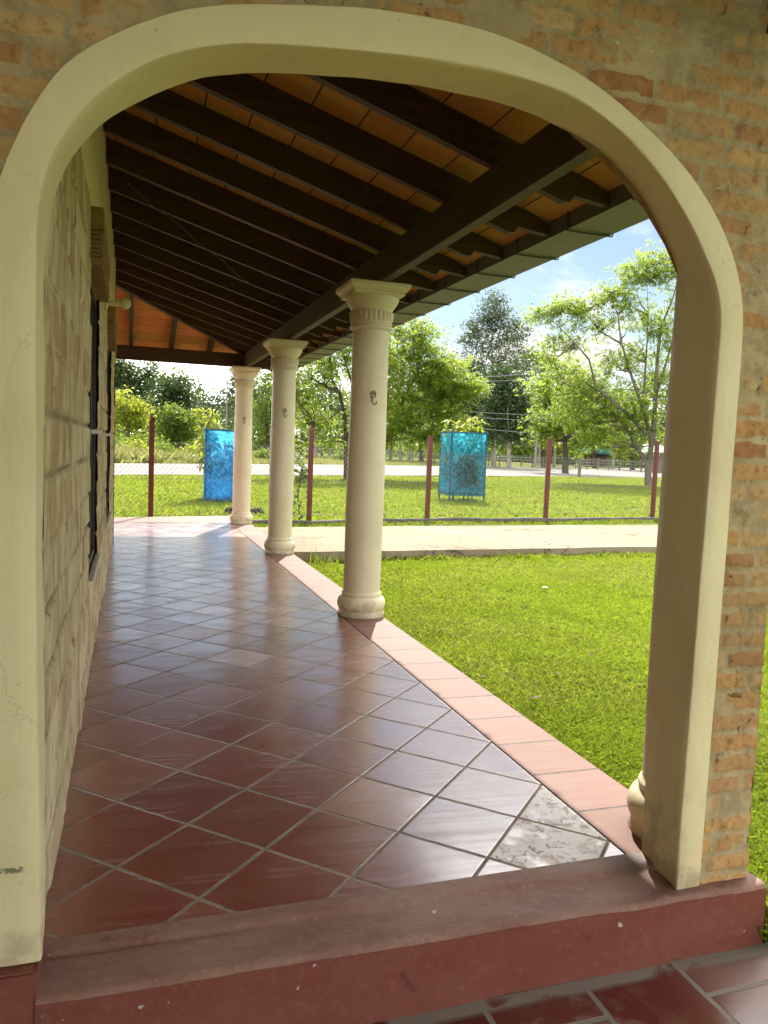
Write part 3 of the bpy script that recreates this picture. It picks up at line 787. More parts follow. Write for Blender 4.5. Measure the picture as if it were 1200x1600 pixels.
PF = resample(ARCH_F, (0, 3, ix(ARCH_F, .717), 41, len(ARCH_F) - 1), CNT)
PB = resample(ARCH_B, (0, 3, ix(ARCH_B, .701), 39, len(ARCH_B) - 1), CNT)
PO = resample(ARCH_O, (0, 3, ix(ARCH_O, .714), 41, len(ARCH_O) - 1), CNT)
ARCH = [p[:] for p in PF[::3]]; ARCH[-1] = PF[-1][:]; AOUT = [p[:] for p in PO[::3]]; AOUT[-1] = PO[-1][:]
wall = thing('brick_wall', 'rough orange brick wall pierced by a wide cream trimmed arch', 'wall', (.7, 1.9, 0))
YF, YB = 1.816, 1.996
def arch_trim():
    # section: w = 0 inner edge .. 1 outer edge on the front; then through the soffit to the back
    front = [(1.0, YF + .03), (1.0, YF - .002), (.965, YF - .006), (.5, YF - .008), (.07, YF - .008), (.018, YF - .0055), (0, YF - .001)]
    soff = [.08, .3, .55, .8, .96, 1.0]
    v = []; f = []
    m = len(front) + len(soff) + 1
    s_ = 0
    for i, (a, b, o) in enumerate(zip(PF, PB, PO)):
        s_ += (PF[i] - PF[i - 1]).length if i else 0
        for (w, y) in front:
            jit = (float(fbm(np.array(s_ * 3.2), np.array(w * 1.5), 21)) - .47) * .010 + (float(fbm(np.array(s_ * 11), np.array(w * 3.5), 22)) - .47) * .004
            n = (o - a).normalized(); p = a.lerp(o, w) + n * jit
            v.append((p.x - .7, y + jit * .6 - 1.9, p.y))
        for q in soff:
            jit = (float(fbm(np.array(s_ * 3.2), np.array(q * 2.5 + 5), 23)) - .47) * .012 + (float(fbm(np.array(s_ * 12), np.array(q * 5 + 5), 24)) - .47) * .005
            n = (o - a).normalized(); p = a.lerp(b, q) + n * jit
            v.append((p.x - .7, YF + .002 + (YB + .004 - YF) * q - 1.9, p.y))
        n = (o - a).normalized(); p = b + n * .05
        v.append((p.x - .7, YB + .006 - 1.9, p.y))
    for i in range(len(PF) - 1):
        for k in range(m - 1):
            f.append((i * m + k, i * m + k + 1, (i + 1) * m + k + 1, (i + 1) * m + k))
    for e in (0, len(PF) - 1):
        f.append(tuple(range(e * m, e * m + m)))
    mb = MB(); mb.add(v, f, True)
    o = mb.build('arch_trim', M['cream'], wall)
    smooth(o); o.data.set_sharp_from_angle(angle=math.radians(38)); return o
arch_trim()
def brick_face():
    """front and back faces of the wall, with the opening cut out"""
    WX0, WX1, WZ0, WZ1 = -6.0, 1.826, -.02, 3.35
    v = []; f = []
    inner = [((a[0] + b[0]) / 2, (a[1] + b[1]) / 2) for a, b in zip(ARCH, AOUT)]
    inner[0] = (inner[0][0], WZ0); inner[-1] = (inner[-1][0], WZ0)
    outer = []
    for i, (x, z) in enumerate(inner):
        t = i / (len(inner) - 1)
        if i == 0: outer.append((WX1, WZ0))
        elif i == len(inner) - 1: outer.append((WX0, WZ0))
        else:
            n = Vector((AOUT[i][0] - ARCH[i][0], AOUT[i][1] - ARCH[i][1])).normalized()
            if z < 1.62 and x > .7: outer.append((WX1, z))
            elif z < 1.62: outer.append((WX0, z))
            else:
                k = 99
                if n.x > 1e-4: k = min(k, (WX1 - x) / n.x)
                if n.x < -1e-4: k = min(k, (WX0 - x) / n.x)
                if n.y > 1e-4: k = min(k, (WZ1 - z) / n.y)
                outer.append((x + n.x * k, z + n.y * k))
    n = len(inner)
    for y in (YF + .018, YB):
        for a in inner: v.append((a[0], y, a[1]))
        for a in outer: v.append((a[0], y, a[1]))
    for i in range(n - 1):
        f.append((i, i + 1, n + i + 1, n + i)); f.append((2 * n + i, 3 * n + i, 3 * n + i + 1, 2 * n + i + 1))
    # corner fills
    def corner(x, z, side):
        pass
    for i in range(n - 1):
        a, b = outer[i], outer[i + 1]
        f.append((n + i, n + i + 1, 3 * n + i + 1, 3 * n + i))
    # fill the two upper corners
    for i in range(n - 1):
        a, b = outer[i], outer[i + 1]
        if abs(a[0] - b[0]) > 1e-3 and abs(a[1] - b[1]) > 1e-3:
            cx = WX1 if (abs(a[0] - WX1) < 1e-3 or abs(b[0] - WX1) < 1e-3) else WX0
            for y, o0 in ((YF + .018, 0), (YB, 2 * n)):
                v.append((cx, y, WZ1)); f.append((o0 + n + i, o0 + n + i + 1, len(v) - 1))
    mb = MB(); mb.add([(a - .7, b - 1.9, c) for a, b, c in v], f)
    return mb.build('wall_body', M['brick'], wall)
brick_face()
def brick_relief():
    xs = np.concatenate([np.arange(-1.6, -.40, .03), np.arange(-.40, 1.8261, .0075)]); xs[-1] = 1.826
    zs = np.concatenate([np.arange(-.014, 2.62, .0075), np.arange(2.62, 3.36, .04)])
    X, Z = np.meshgrid(xs, zs, indexing='ij')
    wx = X + (fbm(X * 5, Z * 5, 51) - .47) * .03; wz = Z - X * .006 + (fbm(X * 4, Z * 4, 52) - .47) * .022
    R = .0628; B = .212
    row = np.floor(wz / R); fr = wz / R - row
    h = lambda a, b, c: ((np.sin(a * 127.1 + b * 311.7 + c * 74.7) * 43758.5453) % 1)
    wx = wx + h(row, 0, 1) * .5
    cn = np.floor(wx / B); fc = wx / B - cn
    er = np.minimum(fr, 1 - fr) * R; ec = np.minimum(fc, 1 - fc) * B
    e = np.minimum(er, ec) + (fbm(X * 24, Z * 24, 53) - .47) * .016
    sst = lambda t: np.clip(t, 0, 1) ** 2 * (3 - 2 * np.clip(t, 0, 1))
    b = sst((e - .0062) / .0075)
    rnd = h(row, cn, 5)
    sm = fbm(X * 7, Z * 9, 54, 5) + (rnd - .5) * .22           # mortar wiped over the bricks
    bare = sst((sm - .30) / .14)
    mask = b * (.25 + .75 * bare)
    d = b * (.0045 + .004 * (rnd - .4)) + (fbm(X * 13, Z * 13, 55) - .47) * .010 + (fbm(X * 45, Z * 45, 56, 3) - .44) * .006
    d -= sst((fbm(X * 17, Z * 19, 57) - .60) / .07) * .008       # chipped hollows
    Y = YF + .006 - np.clip(d, -.010, .0095)
    nx, nz = X.shape
    idx = np.arange(nx * nz).reshape(nx, nz)
    # keep only what lies outside the middle of the trim band
    mid = [((a[0] + b_[0]) / 2, (a[1] + b_[1]) / 2) for a, b_ in zip(PF, PO)]
    mx = np.array([p[0] for p in mid]); mz = np.array([p[1] for p in mid])
    xc = (X[:-1, :-1] + X[1:, 1:]) / 2; zc = (Z[:-1, :-1] + Z[1:, 1:]) / 2
    inside = np.zeros(xc.shape, bool); px = np.append(mx, [mx[-1], mx[0]]); pz = np.append(mz, [-.2, -.2])
    for k in range(len(px)):
        x1, z1, x2, z2 = px[k], pz[k], px[(k + 1) % len(px)], pz[(k + 1) % len(px)]
        if z1 == z2: continue
        c = ((z1 > zc) != (z2 > zc)) & (xc < (x2 - x1) * (zc - z1) / (z2 - z1) + x1)
        inside ^= c
    F = np.stack([idx[:-1, :-1], idx[1:, :-1], idx[1:, 1:], idx[:-1, 1:]], -1)[~inside]
    V = np.stack([X - .7, Y - 1.9, Z], -1).reshape(-1, 3)
    # right-hand end of the wall
    me = bpy.data.meshes.new('brickwork'); me.from_pydata(V.tolist(), [], F.tolist()); me.update()
    for nm, arr in (('tint', h(row, cn, 9)), ('mask', mask)):
        a = me.attributes.new(nm, 'FLOAT', 'POINT'); a.data.foreach_set('value', arr.reshape(-1).astype(np.float32))
    smooth(link('brickwork', me, M['brick_relief'], wall))
    # ragged brick end towards the lawn
    ys = np.linspace(YF + .004, YB - .002, 14)
    YY, ZZ = np.meshgrid(ys, np.arange(-.014, 3.3, .02), indexing='ij')
    XX = 1.826 + (fbm(YY * 14, ZZ * 14, 58) - .47) * .006
    V = np.stack([XX - .7, YY - 1.9, ZZ], -1); q = np.arange(YY.size).reshape(YY.shape)
    me = bpy.data.meshes.new('wall_end'); me.from_pydata(V.reshape(-1, 3).tolist(), [], np.stack([q[:-1, :-1], q[1:, :-1], q[1:, 1:], q[:-1, 1:]], -1).reshape(-1, 4).tolist()); me.update()
    smooth(link('wall_end', me, M['brick'], wall))
brick_relief()
# painted base below the left foot of the arch
mb = MB(); mb.box(-6 - .7, -.187 - .7, 1.779 - 1.9, 1.99 - 1.9, -.3, .072, .006); mb.build('painted_base', M['step_face'], wall)

# ------------------------------------------------------------------ house wall along the porch
HX = -.195
HC = 9.95           # far corner of the house
house = thing('house_wall', 'whitewashed rough stone house wall with a dark window along the porch', 'wall', (HX, 6, 0))
def hl(p): return (p[0] - HX, p[1] - 6, p[2])
WY0, WY1, WZ0, WZ1 = 4.18, 5.22, .50, 2.115
def stone_facing():
    ys = np.concatenate([np.arange(1.99, 5.6, .018), np.arange(5.6, HC + .001, .03)]); ys[-1] = HC
    zs = np.arange(-.02, 2.381, .02)
    Y, Z = np.meshgrid(ys, zs, indexing='ij')
    wz = Z + (fbm(Y * 2.2, Z * 2.2, 31) - .47) * .022
    row = np.floor(wz / .165); fr = wz / .165 - row
    h = lambda a, b, s: ((np.sin(a * 127.1 + b * 311.7 + s * 74.7) * 43758.5453) % 1)
    wy = Y + h(row, 0, 1) * .5 + (fbm(Y * 3, Z * 3, 33) - .47) * .025
    wid = .34 + .22 * h(row, 3, 2)
    cn = np.floor(wy / wid); fc = wy / wid - cn
    e = np.minimum(np.minimum(fr, 1 - fr) * .165, np.minimum(fc, 1 - fc) * wid)
    face = np.clip(e / .009, 0, 1); face = face * face * (3 - 2 * face)
    rnd = h(row, cn, 5)
    tilt = (fc - .5) * (h(row, cn, 6) - .5) * .02 + (fr - .5) * (h(row, cn, 7) - .5) * .014
    X = -.016 + face * (.010 + .010 * rnd) + face * tilt + (fbm(Y * 11, Z * 11, 35) - .47) * .005 + (fbm(Y * 30, Z * 30, 36, 2) - .35) * .003
    X = np.where(Y < 2.06, np.minimum(X, 0.0), X)
    ny, nz = Y.shape
    idx = np.arange(ny * nz).reshape(ny, nz)
    yc = (Y[:-1, :-1] + Y[1:, 1:]) / 2; zc = (Z[:-1, :-1] + Z[1:, 1:]) / 2
    keep = ~((yc > WY0) & (yc < WY1) & (zc > WZ0) & (zc < WZ1))
    keep &= ~((yc > 7.0) & (yc < 8.2) & (zc > WZ0) & (zc < WZ1))
    F = np.stack([idx[:-1, :-1], idx[1:, :-1], idx[1:, 1:], idx[:-1, 1:]], -1)[keep]
    V = np.stack([X, Y - 6, Z], -1).reshape(-1, 3)
    me = bpy.data.meshes.new('stone_facing'); me.from_pydata(V.tolist(), [], F.tolist()); me.update()
    for nm, arr in (('tint', rnd), ('joint', 1 - face)):
        a = me.attributes.new(nm, 'FLOAT', 'POINT'); a.data.foreach_set('value', arr.reshape(-1).astype(np.float32))
    o = link('stone_facing', me, M['stone'], house); smooth(o)
stone_facing()
mb = MB()   # body of the wall behind the facing, with reveals
for (a, b) in ((2.0, WY0), (WY1, 7.0), (8.2, HC - .005)):
    mb.box(*(-5.0, -.02), a - 6, b - 6, -.2, 3.6)
for (a, b) in ((WY0, WY1), (7.0, 8.2)):
    mb.box(-5.0, -.02, a - 6, b - 6, -.2, WZ0); mb.box(-5.0, -.02, a - 6, b - 6, WZ1, 3.6); mb.box(-5.0, -.22, a - 6, b - 6, WZ0, WZ1)
mb.build('wall_body', M['stone'], house)
# off-white plaster band above the stone
v = []; f = []
yy = np.linspace(1.99, HC - .004, 90)
for y in yy:
    zb = 2.372 + (float(fbm(np.array(y * 4.0), np.array(1.0), 41)) - .47) * .05
    v += [(-.018, y - 6, zb), (-.004, y - 6, zb), (-.002, y - 6, 2.8), (-.002, y - 6, 3.5)]
for i in range(len(yy) - 1):
    for k in range(3): f.append((i * 4 + k, (i + 1) * 4 + k, (i + 1) * 4 + k + 1, i * 4 + k + 1))
mb = MB(); mb.add(v, f, True); mb.build('plaster_band', M['white_plaster'], house)
mb = MB(); mb.box(-.35, .006, HC - 6 - .004, HC - 6 + .05, 0, 3.6, .004); mb.build('corner_shade_strip', M['dark_metal'], house)  # dark strip stands in for the shadowy edge of the house corner
# protruding lintels of thin bricks over the windows
def lintel(y0, y1):
    mb = MB()
    mb.box(-.03, .058, y0 - 6, y1 - 6, 2.27, 2.378, .006)
    for k in range(7):
        z0 = 2.118 + k * .0215
        d = .050 + .007 * random.random()
        mb.box(-.03, d, y0 - 6 + .004 * random.random(), y1 - 6 - .004 * random.random(), z0, z0 + .0185, .003)
    mb.build('lintel', M['lintel'], house)
lintel(4.10, 5.30); lintel(6.98, 8.2)
def window(y0, y1):
    mb = MB()
    d0, d1 = -.075, -.018
    mb.box(d0, d1, y0 - 6, y0 - 6 + .05, WZ0, WZ1, .004); mb.box(d0, d1, y1 - 6 - .05, y1 - 6, WZ0, WZ1, .004)
    mb.box(d0 + .001, d1 - .001, y0 - 6 + .05, y1 - 6 - .05, WZ1 - .05, WZ1, .004); mb.box(d0 + .001, d1 - .001, y0 - 6 + .05, y1 - 6 - .05, WZ0 + .03, WZ0 + .08, .004)
    mb.box(d0 + .002, d1 - .002, (y0 + y1) / 2 - 6 - .025, (y0 + y1) / 2 - 6 + .025, WZ0 + .08, WZ1 - .05, .004)
    w_ = mb.build('window', M['dark_metal'], house)
    mb = MB(); mb.box(-.060, -.054, y0 - 6 + .04, y1 - 6 - .04, WZ0 + .05, WZ1 - .04); mb.build('pane', M['pane'], w_)
    mb = MB(); mb.box(-.015, .02, y0 - 6 + .003, y1 - 6 - .003, WZ0 - .004, WZ0 + .028, .006); mb.build('sill', M['white_plaster'], w_)
    mb = MB(); mb.box(-.03, .03, y1 - 6 - .28, y1 - 6 - .255, 1.285, 1.31, .004); mb.build('latch', M['ceramic'], w_)
t = NT('dark_window_glass'); M['pane'] = t.done(t.bsdf((.012, .013, .014), .08, None, .5))
window(WY0, WY1); window(7.0, 8.2)

# wall lamp: porcelain bracket with a round globe
lamp = thing('wall_lamp', 'white porcelain wall lamp with a round globe near the corner', 'lamp', (HX, 6.25, 2.27))
mb = MB(); mb.lathe([(.035, 0), (.05, .004), (.05, .012), (.03, .02)], n=20)
o = mb.build('base', M['ceramic'], lamp); o.rotation_euler = (0, PI / 2, 0)
mb = MB(); mb.tube([(0.01, 0, 0), (.05, 0, 0), (.085, 0, .004), (.105, 0, .008)], [.018, .02, .024, .03], 14); mb.build('socket', M['ceramic'], lamp)
bm = bmesh.new(); bmesh.ops.create_uvsphere(bm, u_segments=20, v_segments=14, radius=.042)
mb = MB(); mb.bm(bm, True); o = mb.build('globe', M['ceramic'], lamp); o.location = (.142, 0, .010)

# unseen wall added beside the near porch to block sky light from the left
mb = MB(); mb.box(-6, -1.45, -5.2, 1.80, -.4, 3.6)
nw_ = mb.build('light_block_wall', M['cream'])
tag(nw_, 'unseen plastered wall added left of the arch to block side light', 'wall')

# ------------------------------------------------------------------ columns
COLX = 1.6785; ZT = 2.447
def column_parts(root):
    mb = MB()
    mb.lathe([(.10, -.012), (.172, -.012), (.176, .004), (.175, .022), (.168, .036), (.166, .044), (.172, .052), (.180, .070), (.184, .092), (.181, .114), (.172, .132), (.160, .142), (.150, .148), (.146, .154),
              (.149, .158), (.152, .165), (.151, .173), (.146, .179), (.141, .182), (.1385, .190)], n=56, cap=False)
    mb.build('base', M['cream_col'], root)
    mb = MB(); prof = []
    for k in range(26):
        q = k / 25; r = .1385 + .004 * math.sin(PI * min(1, q * 1.3)) - .0035 * q ** 2; prof.append((r, .19 + q * (2.125 - .19)))
    mb.lathe(prof, n=56, cap=False); mb.build('shaft', M['cream_col'], root)
    mb = MB(); z = ZT
    mb.lathe([(.135, 2.120), (.146, 2.126), (.157, 2.134), (.160, 2.144), (.157, 2.153), (.148, 2.158), (.146, 2.163), (.151, 2.168), (.154, 2.175), (.151, 2.181), (.147, 2.184), (.147, 2.235), (.149, 2.262), (.152, 2.270),
              (.154, 2.276), (.160, 2.284), (.170, 2.298), (.183, 2.316), (.193, 2.334), (.198, 2.350), (.199, 2.360), (.195, 2.364), (.12, 2.366)], n=56, cap=False)
    # ring of small upright leaves between two beads
    nL = 26
    for k in range(nL):
        a = 2 * PI * k / nL; ca, sa = math.cos(a), math.sin(a)
        def P(r, s, zz): return (r * ca - s * sa, r * sa + s * ca, zz)
        vs = [P(.146, -.0135, 2.186), P(.146, .0135, 2.186), P(.1575, 0, 2.192),
              P(.146, -.0155, 2.225), P(.146, .0155, 2.225), P(.163, 0, 2.225),
              P(.147, -.010, 2.252), P(.147, .010, 2.252), P(.166, 0, 2.250), P(.148, 0, 2.268)]
        mb.add(vs, [(0, 2, 5, 3), (2, 1, 4, 5), (3, 5, 8, 6), (5, 4, 7, 8), (6, 8, 9), (8, 7, 9), (0, 1, 2)], True)
    mb.box(-.192, .192, -.192, .192, 2.362, 2.392, .006)
    # flared square abacus
    prof = [(.198, 2.388), (.204, 2.395), (.214, 2.408), (.220, 2.414), (.222, 2.420), (.222, ZT - .004), (.218, ZT)]
    vs = []; fs = []
    for r, zz in prof: vs += [(-r, -r, zz), (r, -r, zz), (r, r, zz), (-r, r, zz)]
    for i in range(len(prof) - 1):
        for k in range(4): fs.append((i * 4 + k, i * 4 + (k + 1) % 4, i * 4 + 4 + (k + 1) % 4, i * 4 + 4 + k))
    fs += [(3, 2, 1, 0), tuple(range(len(vs) - 4, len(vs)))]
    mb.add(vs, fs)
    mb.build('capital', M['cream_col'], root)
    # wrought iron hammock hook on the porch-side face
    mb = MB(); d = Vector((-.06, -1, 0)).normalized(); s_ = Vector((d.y, -d.x, 0)) * -1
    def H(r, s, zz): return d * (.139 + r) + s_ * s + Vector((0, 0, zz))
    loop = [H(.006, .0 + .024 * math.sin(a), 1.66 + .03 * math.cos(a)) for a in np.linspace(.5, 2 * PI - .5, 12)]
    mb.tube([H(.004, .0, 1.70), H(.006, .004, 1.69)] + loop, .005, 8)
    mb.tube([H(.004, -.006, 1.642), H(.015, -.01, 1.61), H(.03, -.008, 1.575), H(.045, .004, 1.562), H(.052, .02, 1.575), H(.05, .026, 1.595)], .0055, 8)
    mb.tube([H(-.004, 0, 1.665), H(.012, 0, 1.665)], .012, 10)
    mb.v = [((Vector(p) - H(0, 0, 1.63)) * .78 + H(0, 0, 1.63))[:] for p in mb.v]; mb.build('hook', M['iron'], root)
CY_ = [5.5615, 8.95, 12.33, 2.235]
CL = ['cream plaster column with iron hook, nearest and largest on the curb', 'cream plaster column standing second along the curb beside the path', 'cream plaster column at the far corner under the end beam', 'cream column hidden behind the arch pier with only its base showing']
c0 = None
for i, y in enumerate(CY_):
    if i == 0:
        c0 = thing('column', CL[0], 'column', (COLX, y, .003), 0, 'columns along the porch curb'); column_parts(c0)
    else:
        c = c0.copy(); COL.objects.link(c); c.location = (COLX - (.004 if i == 1 else 0), y, .003); c['label'] = CL[i]
        for ch in list(c0.children):
            d = ch.copy(); COL.objects.link(d); d.parent = c
        if i == 3: c.location = (1.80, 2.085, -.006)

# ------------------------------------------------------------------ porch roof
roof = thing('porch_roof', 'tiled porch roof on dark timber rafters and beams with a green gutter', 'roof', (0, 0, 0))
SL = -.289; BX0, BX1 = 1.664, 1.737; BZ0, BZ1 = 2.449, 2.662
def rb(x): return 2.662 + SL * (x - 1.666)         # underside of the rafters
def rc_(x): return rb(x) + .168                    # underside of the ceiling tiles
DY = 12.30 - 1.666                                 # far slope: y plays the part of x
FB0, FB1 = 12.30, 12.373
mb = MB(); mb.box(BX0, BX1, -5.2, FB0 - .003, BZ0, BZ1, .004); mb.build('beam', M['wood_y'], roof)
mb = MB(); mb.box(-9, BX1 + .6, FB0, FB1, BZ0 + .003, BZ1 - .002, .004); mb.build('end_beam', M['wood_x'], roof)
TAIL = 2.335
def rafter(yk, x0=-.19, x1=TAIL):
    w_ = .046
    poly = [(x0, rb(x0)), (2.075, rb(2.075) - .012 + .012), (2.105, rb(2.075) + .004), (2.128, rb(2.128) + .055), (2.15, rb(2.15) + .058), (x1, 2.556), (x1, rc_(x1) - .02), (2.2, rc_(2.2) - .002), (x0, rc_(x0) - .002)]
    jz = (random.random() - .5) * .008
    mb = MB(); mb.prism([(a, b + (jz if i in (0,) else 0)) for i, (a, b) in enumerate(poly)], 'y', yk, yk + w_)
    o = mb.build('rafter', M['wood_x'], roof)
    return o
RY = [3.563 + .600 * k for k in range(-14, 15)]
hipx = lambda y: 1.70 - (12.335 - y)              # x of the hip line at a given y
for y in RY:
    y += (random.random() - .5) * .02
    if 1.72 < y < 2.03: continue
    x0 = -.19 if y > 1.9 else -3.2
    if hipx(y) > x0: x0 = hipx(y) + .05
    if x0 < 2.0: rafter(y, x0)
# rafters of the far slope
for x in (-5.4, -4.8, -4.2, -3.6, -3.0, -2.4, -1.8, -1.2, -.62, -.045, .545, 1.115):
    y0 = max(9.9, 12.335 - (1.70 - x) + .05)
    mb = MB()
    poly = [(y0, rb(y0 - DY)), (2.10 + DY, rb(2.10)), (2.15 + DY, rb(2.15) + .055), (TAIL + DY, 2.556), (TAIL + DY, rc_(TAIL) - .02), (y0, rc_(y0 - DY) - .002)]
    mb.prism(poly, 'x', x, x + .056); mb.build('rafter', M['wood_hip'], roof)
# hip rafter from the corner post up to the house corner
def hip():
    a = Vector((2.33, 2.33 + DY, 0)); b = Vector((-.25, -.25 + DY, 0)); s = Vector((1, -1, 0)).normalized() * .035
    v = []
    for p in (a, b):
        zb, zt = rb(p.x) - .03, rc_(p.x) - .03
        v += [(p + s + Vector((0, 0, zb)))[:], (p - s + Vector((0, 0, zb)))[:], (p - s + Vector((0, 0, zt)))[:], (p + s + Vector((0, 0, zt)))[:]]
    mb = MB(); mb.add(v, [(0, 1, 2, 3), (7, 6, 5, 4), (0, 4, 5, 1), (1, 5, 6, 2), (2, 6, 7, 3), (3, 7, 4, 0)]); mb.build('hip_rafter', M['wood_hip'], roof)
hip()
EX = 2.36; TOPX = -4.0
def slab(name, poly, zf, th, mat):
    n = len(poly)
    v = [(x, y, zf(x, y)) for x, y in poly] + [(x, y, zf(x, y) + th) for x, y in poly]
    f = [tuple(range(n - 1, -1, -1)), tuple(range(n, 2 * n))] + [(i, (i + 1) % n, n + (i + 1) % n, n + i) for i in range(n)]
    mb = MB(); mb.add(v, f); return mb.build(name, mat, roof)
P1 = [(EX, -5.2), (EX, EX + DY - .001), (TOPX, TOPX + DY), (TOPX, -5.2)]  # near end carried on behind the camera, unseen, to cut light from behind
P2 = [(EX, EX + DY), (-9, EX + DY), (-9, TOPX + DY), (TOPX, TOPX + DY)]
slab('ceiling_tiles', P1, lambda x, y: rc_(x), .022, M['ceil_x'])
slab('ceiling_tiles', P2, lambda x, y: rc_(y - DY), .022, M['ceil_y'])
slab('roof_tiles', [(EX + .06, -5.25), (EX + .06, EX + .06 + DY - .001), (TOPX, TOPX + DY), (TOPX, -5.25)], lambda x, y: rc_(x) + .026, .09, M['roof'])
slab('roof_tiles', [(EX + .06, EX + .06 + DY), (-9, EX + .06 + DY), (-9, TOPX + DY), (TOPX, TOPX + DY)], lambda x, y: rc_(y - DY) + .026, .09, M['roof'])
# square gutter along both eaves, open at the top
GX0, GX1, GZ0, GZ1 = 2.338, 2.612, 2.545, 2.645
def gutter(along):
    prof = [(GX0, GZ1), (GX0, GZ0), (GX1, GZ0), (GX1, GZ1), (GX1 + .012, GZ1), (GX1 + .012, GZ1 - .012), (GX1 + .003, GZ1 - .012), (GX1 + .003, GZ0 - .003), (GX0 - .003, GZ0 - .003), (GX0 - .003, GZ1)]
    mb = MB()
    if along == 'y': mb.prism(prof, 'y', -5.2, GX1 + DY)
    else: mb.prism([(a + DY, b) for a, b in prof], 'x', -9, GX0 - .004)
    g = mb.build('gutter', M['gutter'], roof)
    ks = [3.36 + .60 * k for k in range(-5, 17)] if along == 'y' else [-1.0 + .6 * k for k in range(0, 5)]
    for i, k in enumerate(ks):
        mb = MB()
        pts = [(GX0 - .01, GZ0 + .09), (GX0 - .006, GZ0 - .009), (GX0 + .12, GZ0 - .011), (GX1 + .004, GZ0 - .009), (GX1 + .013, GZ0 - .010), (GX1 + .019, GZ0 + .004), (GX1 + .016, GZ0 + .022), (GX1 + .008, GZ0 + .034)]
        if along == 'y': mb.tube([(a, k, b) for a, b in pts], .0055, 6)
        else: mb.tube([(k, a + DY, b) for a, b in pts], .0065, 6)
        mb.build('bracket', M['bracket'], g)
gutter('y'); gutter('x')
# thin loose electric wire stapled under the rafters
mb = MB(); pts = []
for q in np.linspace(0, 1, 14):
    x = -.05 + 1.2 * q; y = 6.2 + 1.6 * q; pts.append((x, y, rb(x) - .008 - .02 * math.sin(q * PI * 3) ** 2))
mb.tube(pts, .0035, 5)
tag(mb.build('ceiling_wire', M['bracket']), 'thin loose dark wire hanging across the undersides of the rafters', 'wire')

# ------------------------------------------------------------------ fence
FS = .15
fy = lambda x: 13.55 + FS * x
def fence():
    root = thing('fence', 'chain link fence on red iron posts beyond the path', 'fence', (0.33, fy(.33), -.08))
    ox, oy, oz = .33, fy(.33), -.08
    posts = [(-2.6, 1.60), (.33, 1.60), (3.16, 1.56), (5.66, 1.56), (8.60, 1.64), (11.72, 1.70), (14.4, 1.7)]
    for k, (x, zt) in enumerate(posts):
        mb = MB(); y = fy(x); w_ = .042
        mb.box(x - ox - w_, x - ox + w_, y - oy - w_, y - oy + w_, -.3 if True else 0, zt - oz, .006)
        if k in (1, 2):   # pointed iron tip
            p = (x - ox, y - oy)
            mb.add([(p[0] - .035, p[1] - .035, zt - oz), (p[0] + .035, p[1] - .035, zt - oz), (p[0] + .035, p[1] + .035, zt - oz), (p[0] - .035, p[1] + .035, zt - oz), (p[0], p[1], zt - oz + .12)], [(0, 1, 4), (1, 2, 4), (2, 3, 4), (3, 0, 4)])
        mb.build('post', M['post'], root)
    # mesh: two families of straight wires
    X0, X1, H0, H1 = -2.6, 14.4, -.02, 1.22
    V = []
    s = math.sqrt(1 + FS * FS); L = (X1 - X0) * s; H = H1 - H0; pitch = .085; r = .0021
    ux, uy = 1 / s, FS / s
    for fam in (1, -1):
        c = -H
        while c < L + H:
            a0, a1 = c, c + H * 0.98
            z0, z1 = (H0, H1) if fam == 1 else (H1, H0)
            t0 = max(0, (0 - a0) / (a1 - a0)); t1 = min(1, (L - a0) / (a1 - a0))
            c += pitch
            if t1 <= t0: continue
            pa = (X0 + (a0 + (a1 - a0) * t0) * ux, fy(X0) + (a0 + (a1 - a0) * t0) * uy, z0 + (z1 - z0) * t0)
            pb = (X0 + (a0 + (a1 - a0) * t1) * ux, fy(X0) + (a0 + (a1 - a0) * t1) * uy, z0 + (z1 - z0) * t1)
            d = np.array(pb) - np.array(pa); d /= np.linalg.norm(d)
            n1 = np.cross(d, (-uy, ux, 0)); n2 = np.array((-uy, ux, 0.0))
            ring = [n1 * r, -.5 * n1 * r + .87 * n2 * r, -.5 * n1 * r - .87 * n2 * r]
            for k in range(3):
                k2 = (k + 1) % 3
                V.append([pa + ring[k], pa + ring[k2], pb + ring[k2], pb + ring[k]])
    V = np.array(V) - np.array((ox, oy, oz))
    polys_mesh('chain_link_mesh', V, M['wire'], root)
    for zt in (1.235, .62, .0):
        mb = MB(); mb.tube([(X0 - ox, fy(X0) - oy, zt - oz), (X1 - ox, fy(X1) - oy, zt - oz)], .003, 6); mb.build('tension_wire', M['cable'], root)
fence()
# low broken kerb at the foot of the fence
mb = MB(); xs = np.arange(1.9, 17, .22); v = []; f = []
for x in xs:
    k = (float(fbm(np.array(x * 1.3), np.array(.5), 61)) - .47); k2 = (float(fbm(np.array(x * 1.1), np.array(4.5), 62)) - .47)
    y = fy(x) + k * .1; zt = -.085 + k2 * .09
    v += [(x, y - .11, -.32), (x, y - .10, zt - .015), (x, y - .075, zt), (x, y + .09, zt - .01), (x, y + .12, -.3)]
for i in range(len(xs) - 1):
    for q in range(4): f.append((i * 5 + q, (i + 1) * 5 + q, (i + 1) * 5 + q + 1, i * 5 + q + 1))
mb.add(v, f); tag(mb.build('fence_kerb', M['kerb']), kind='structure')

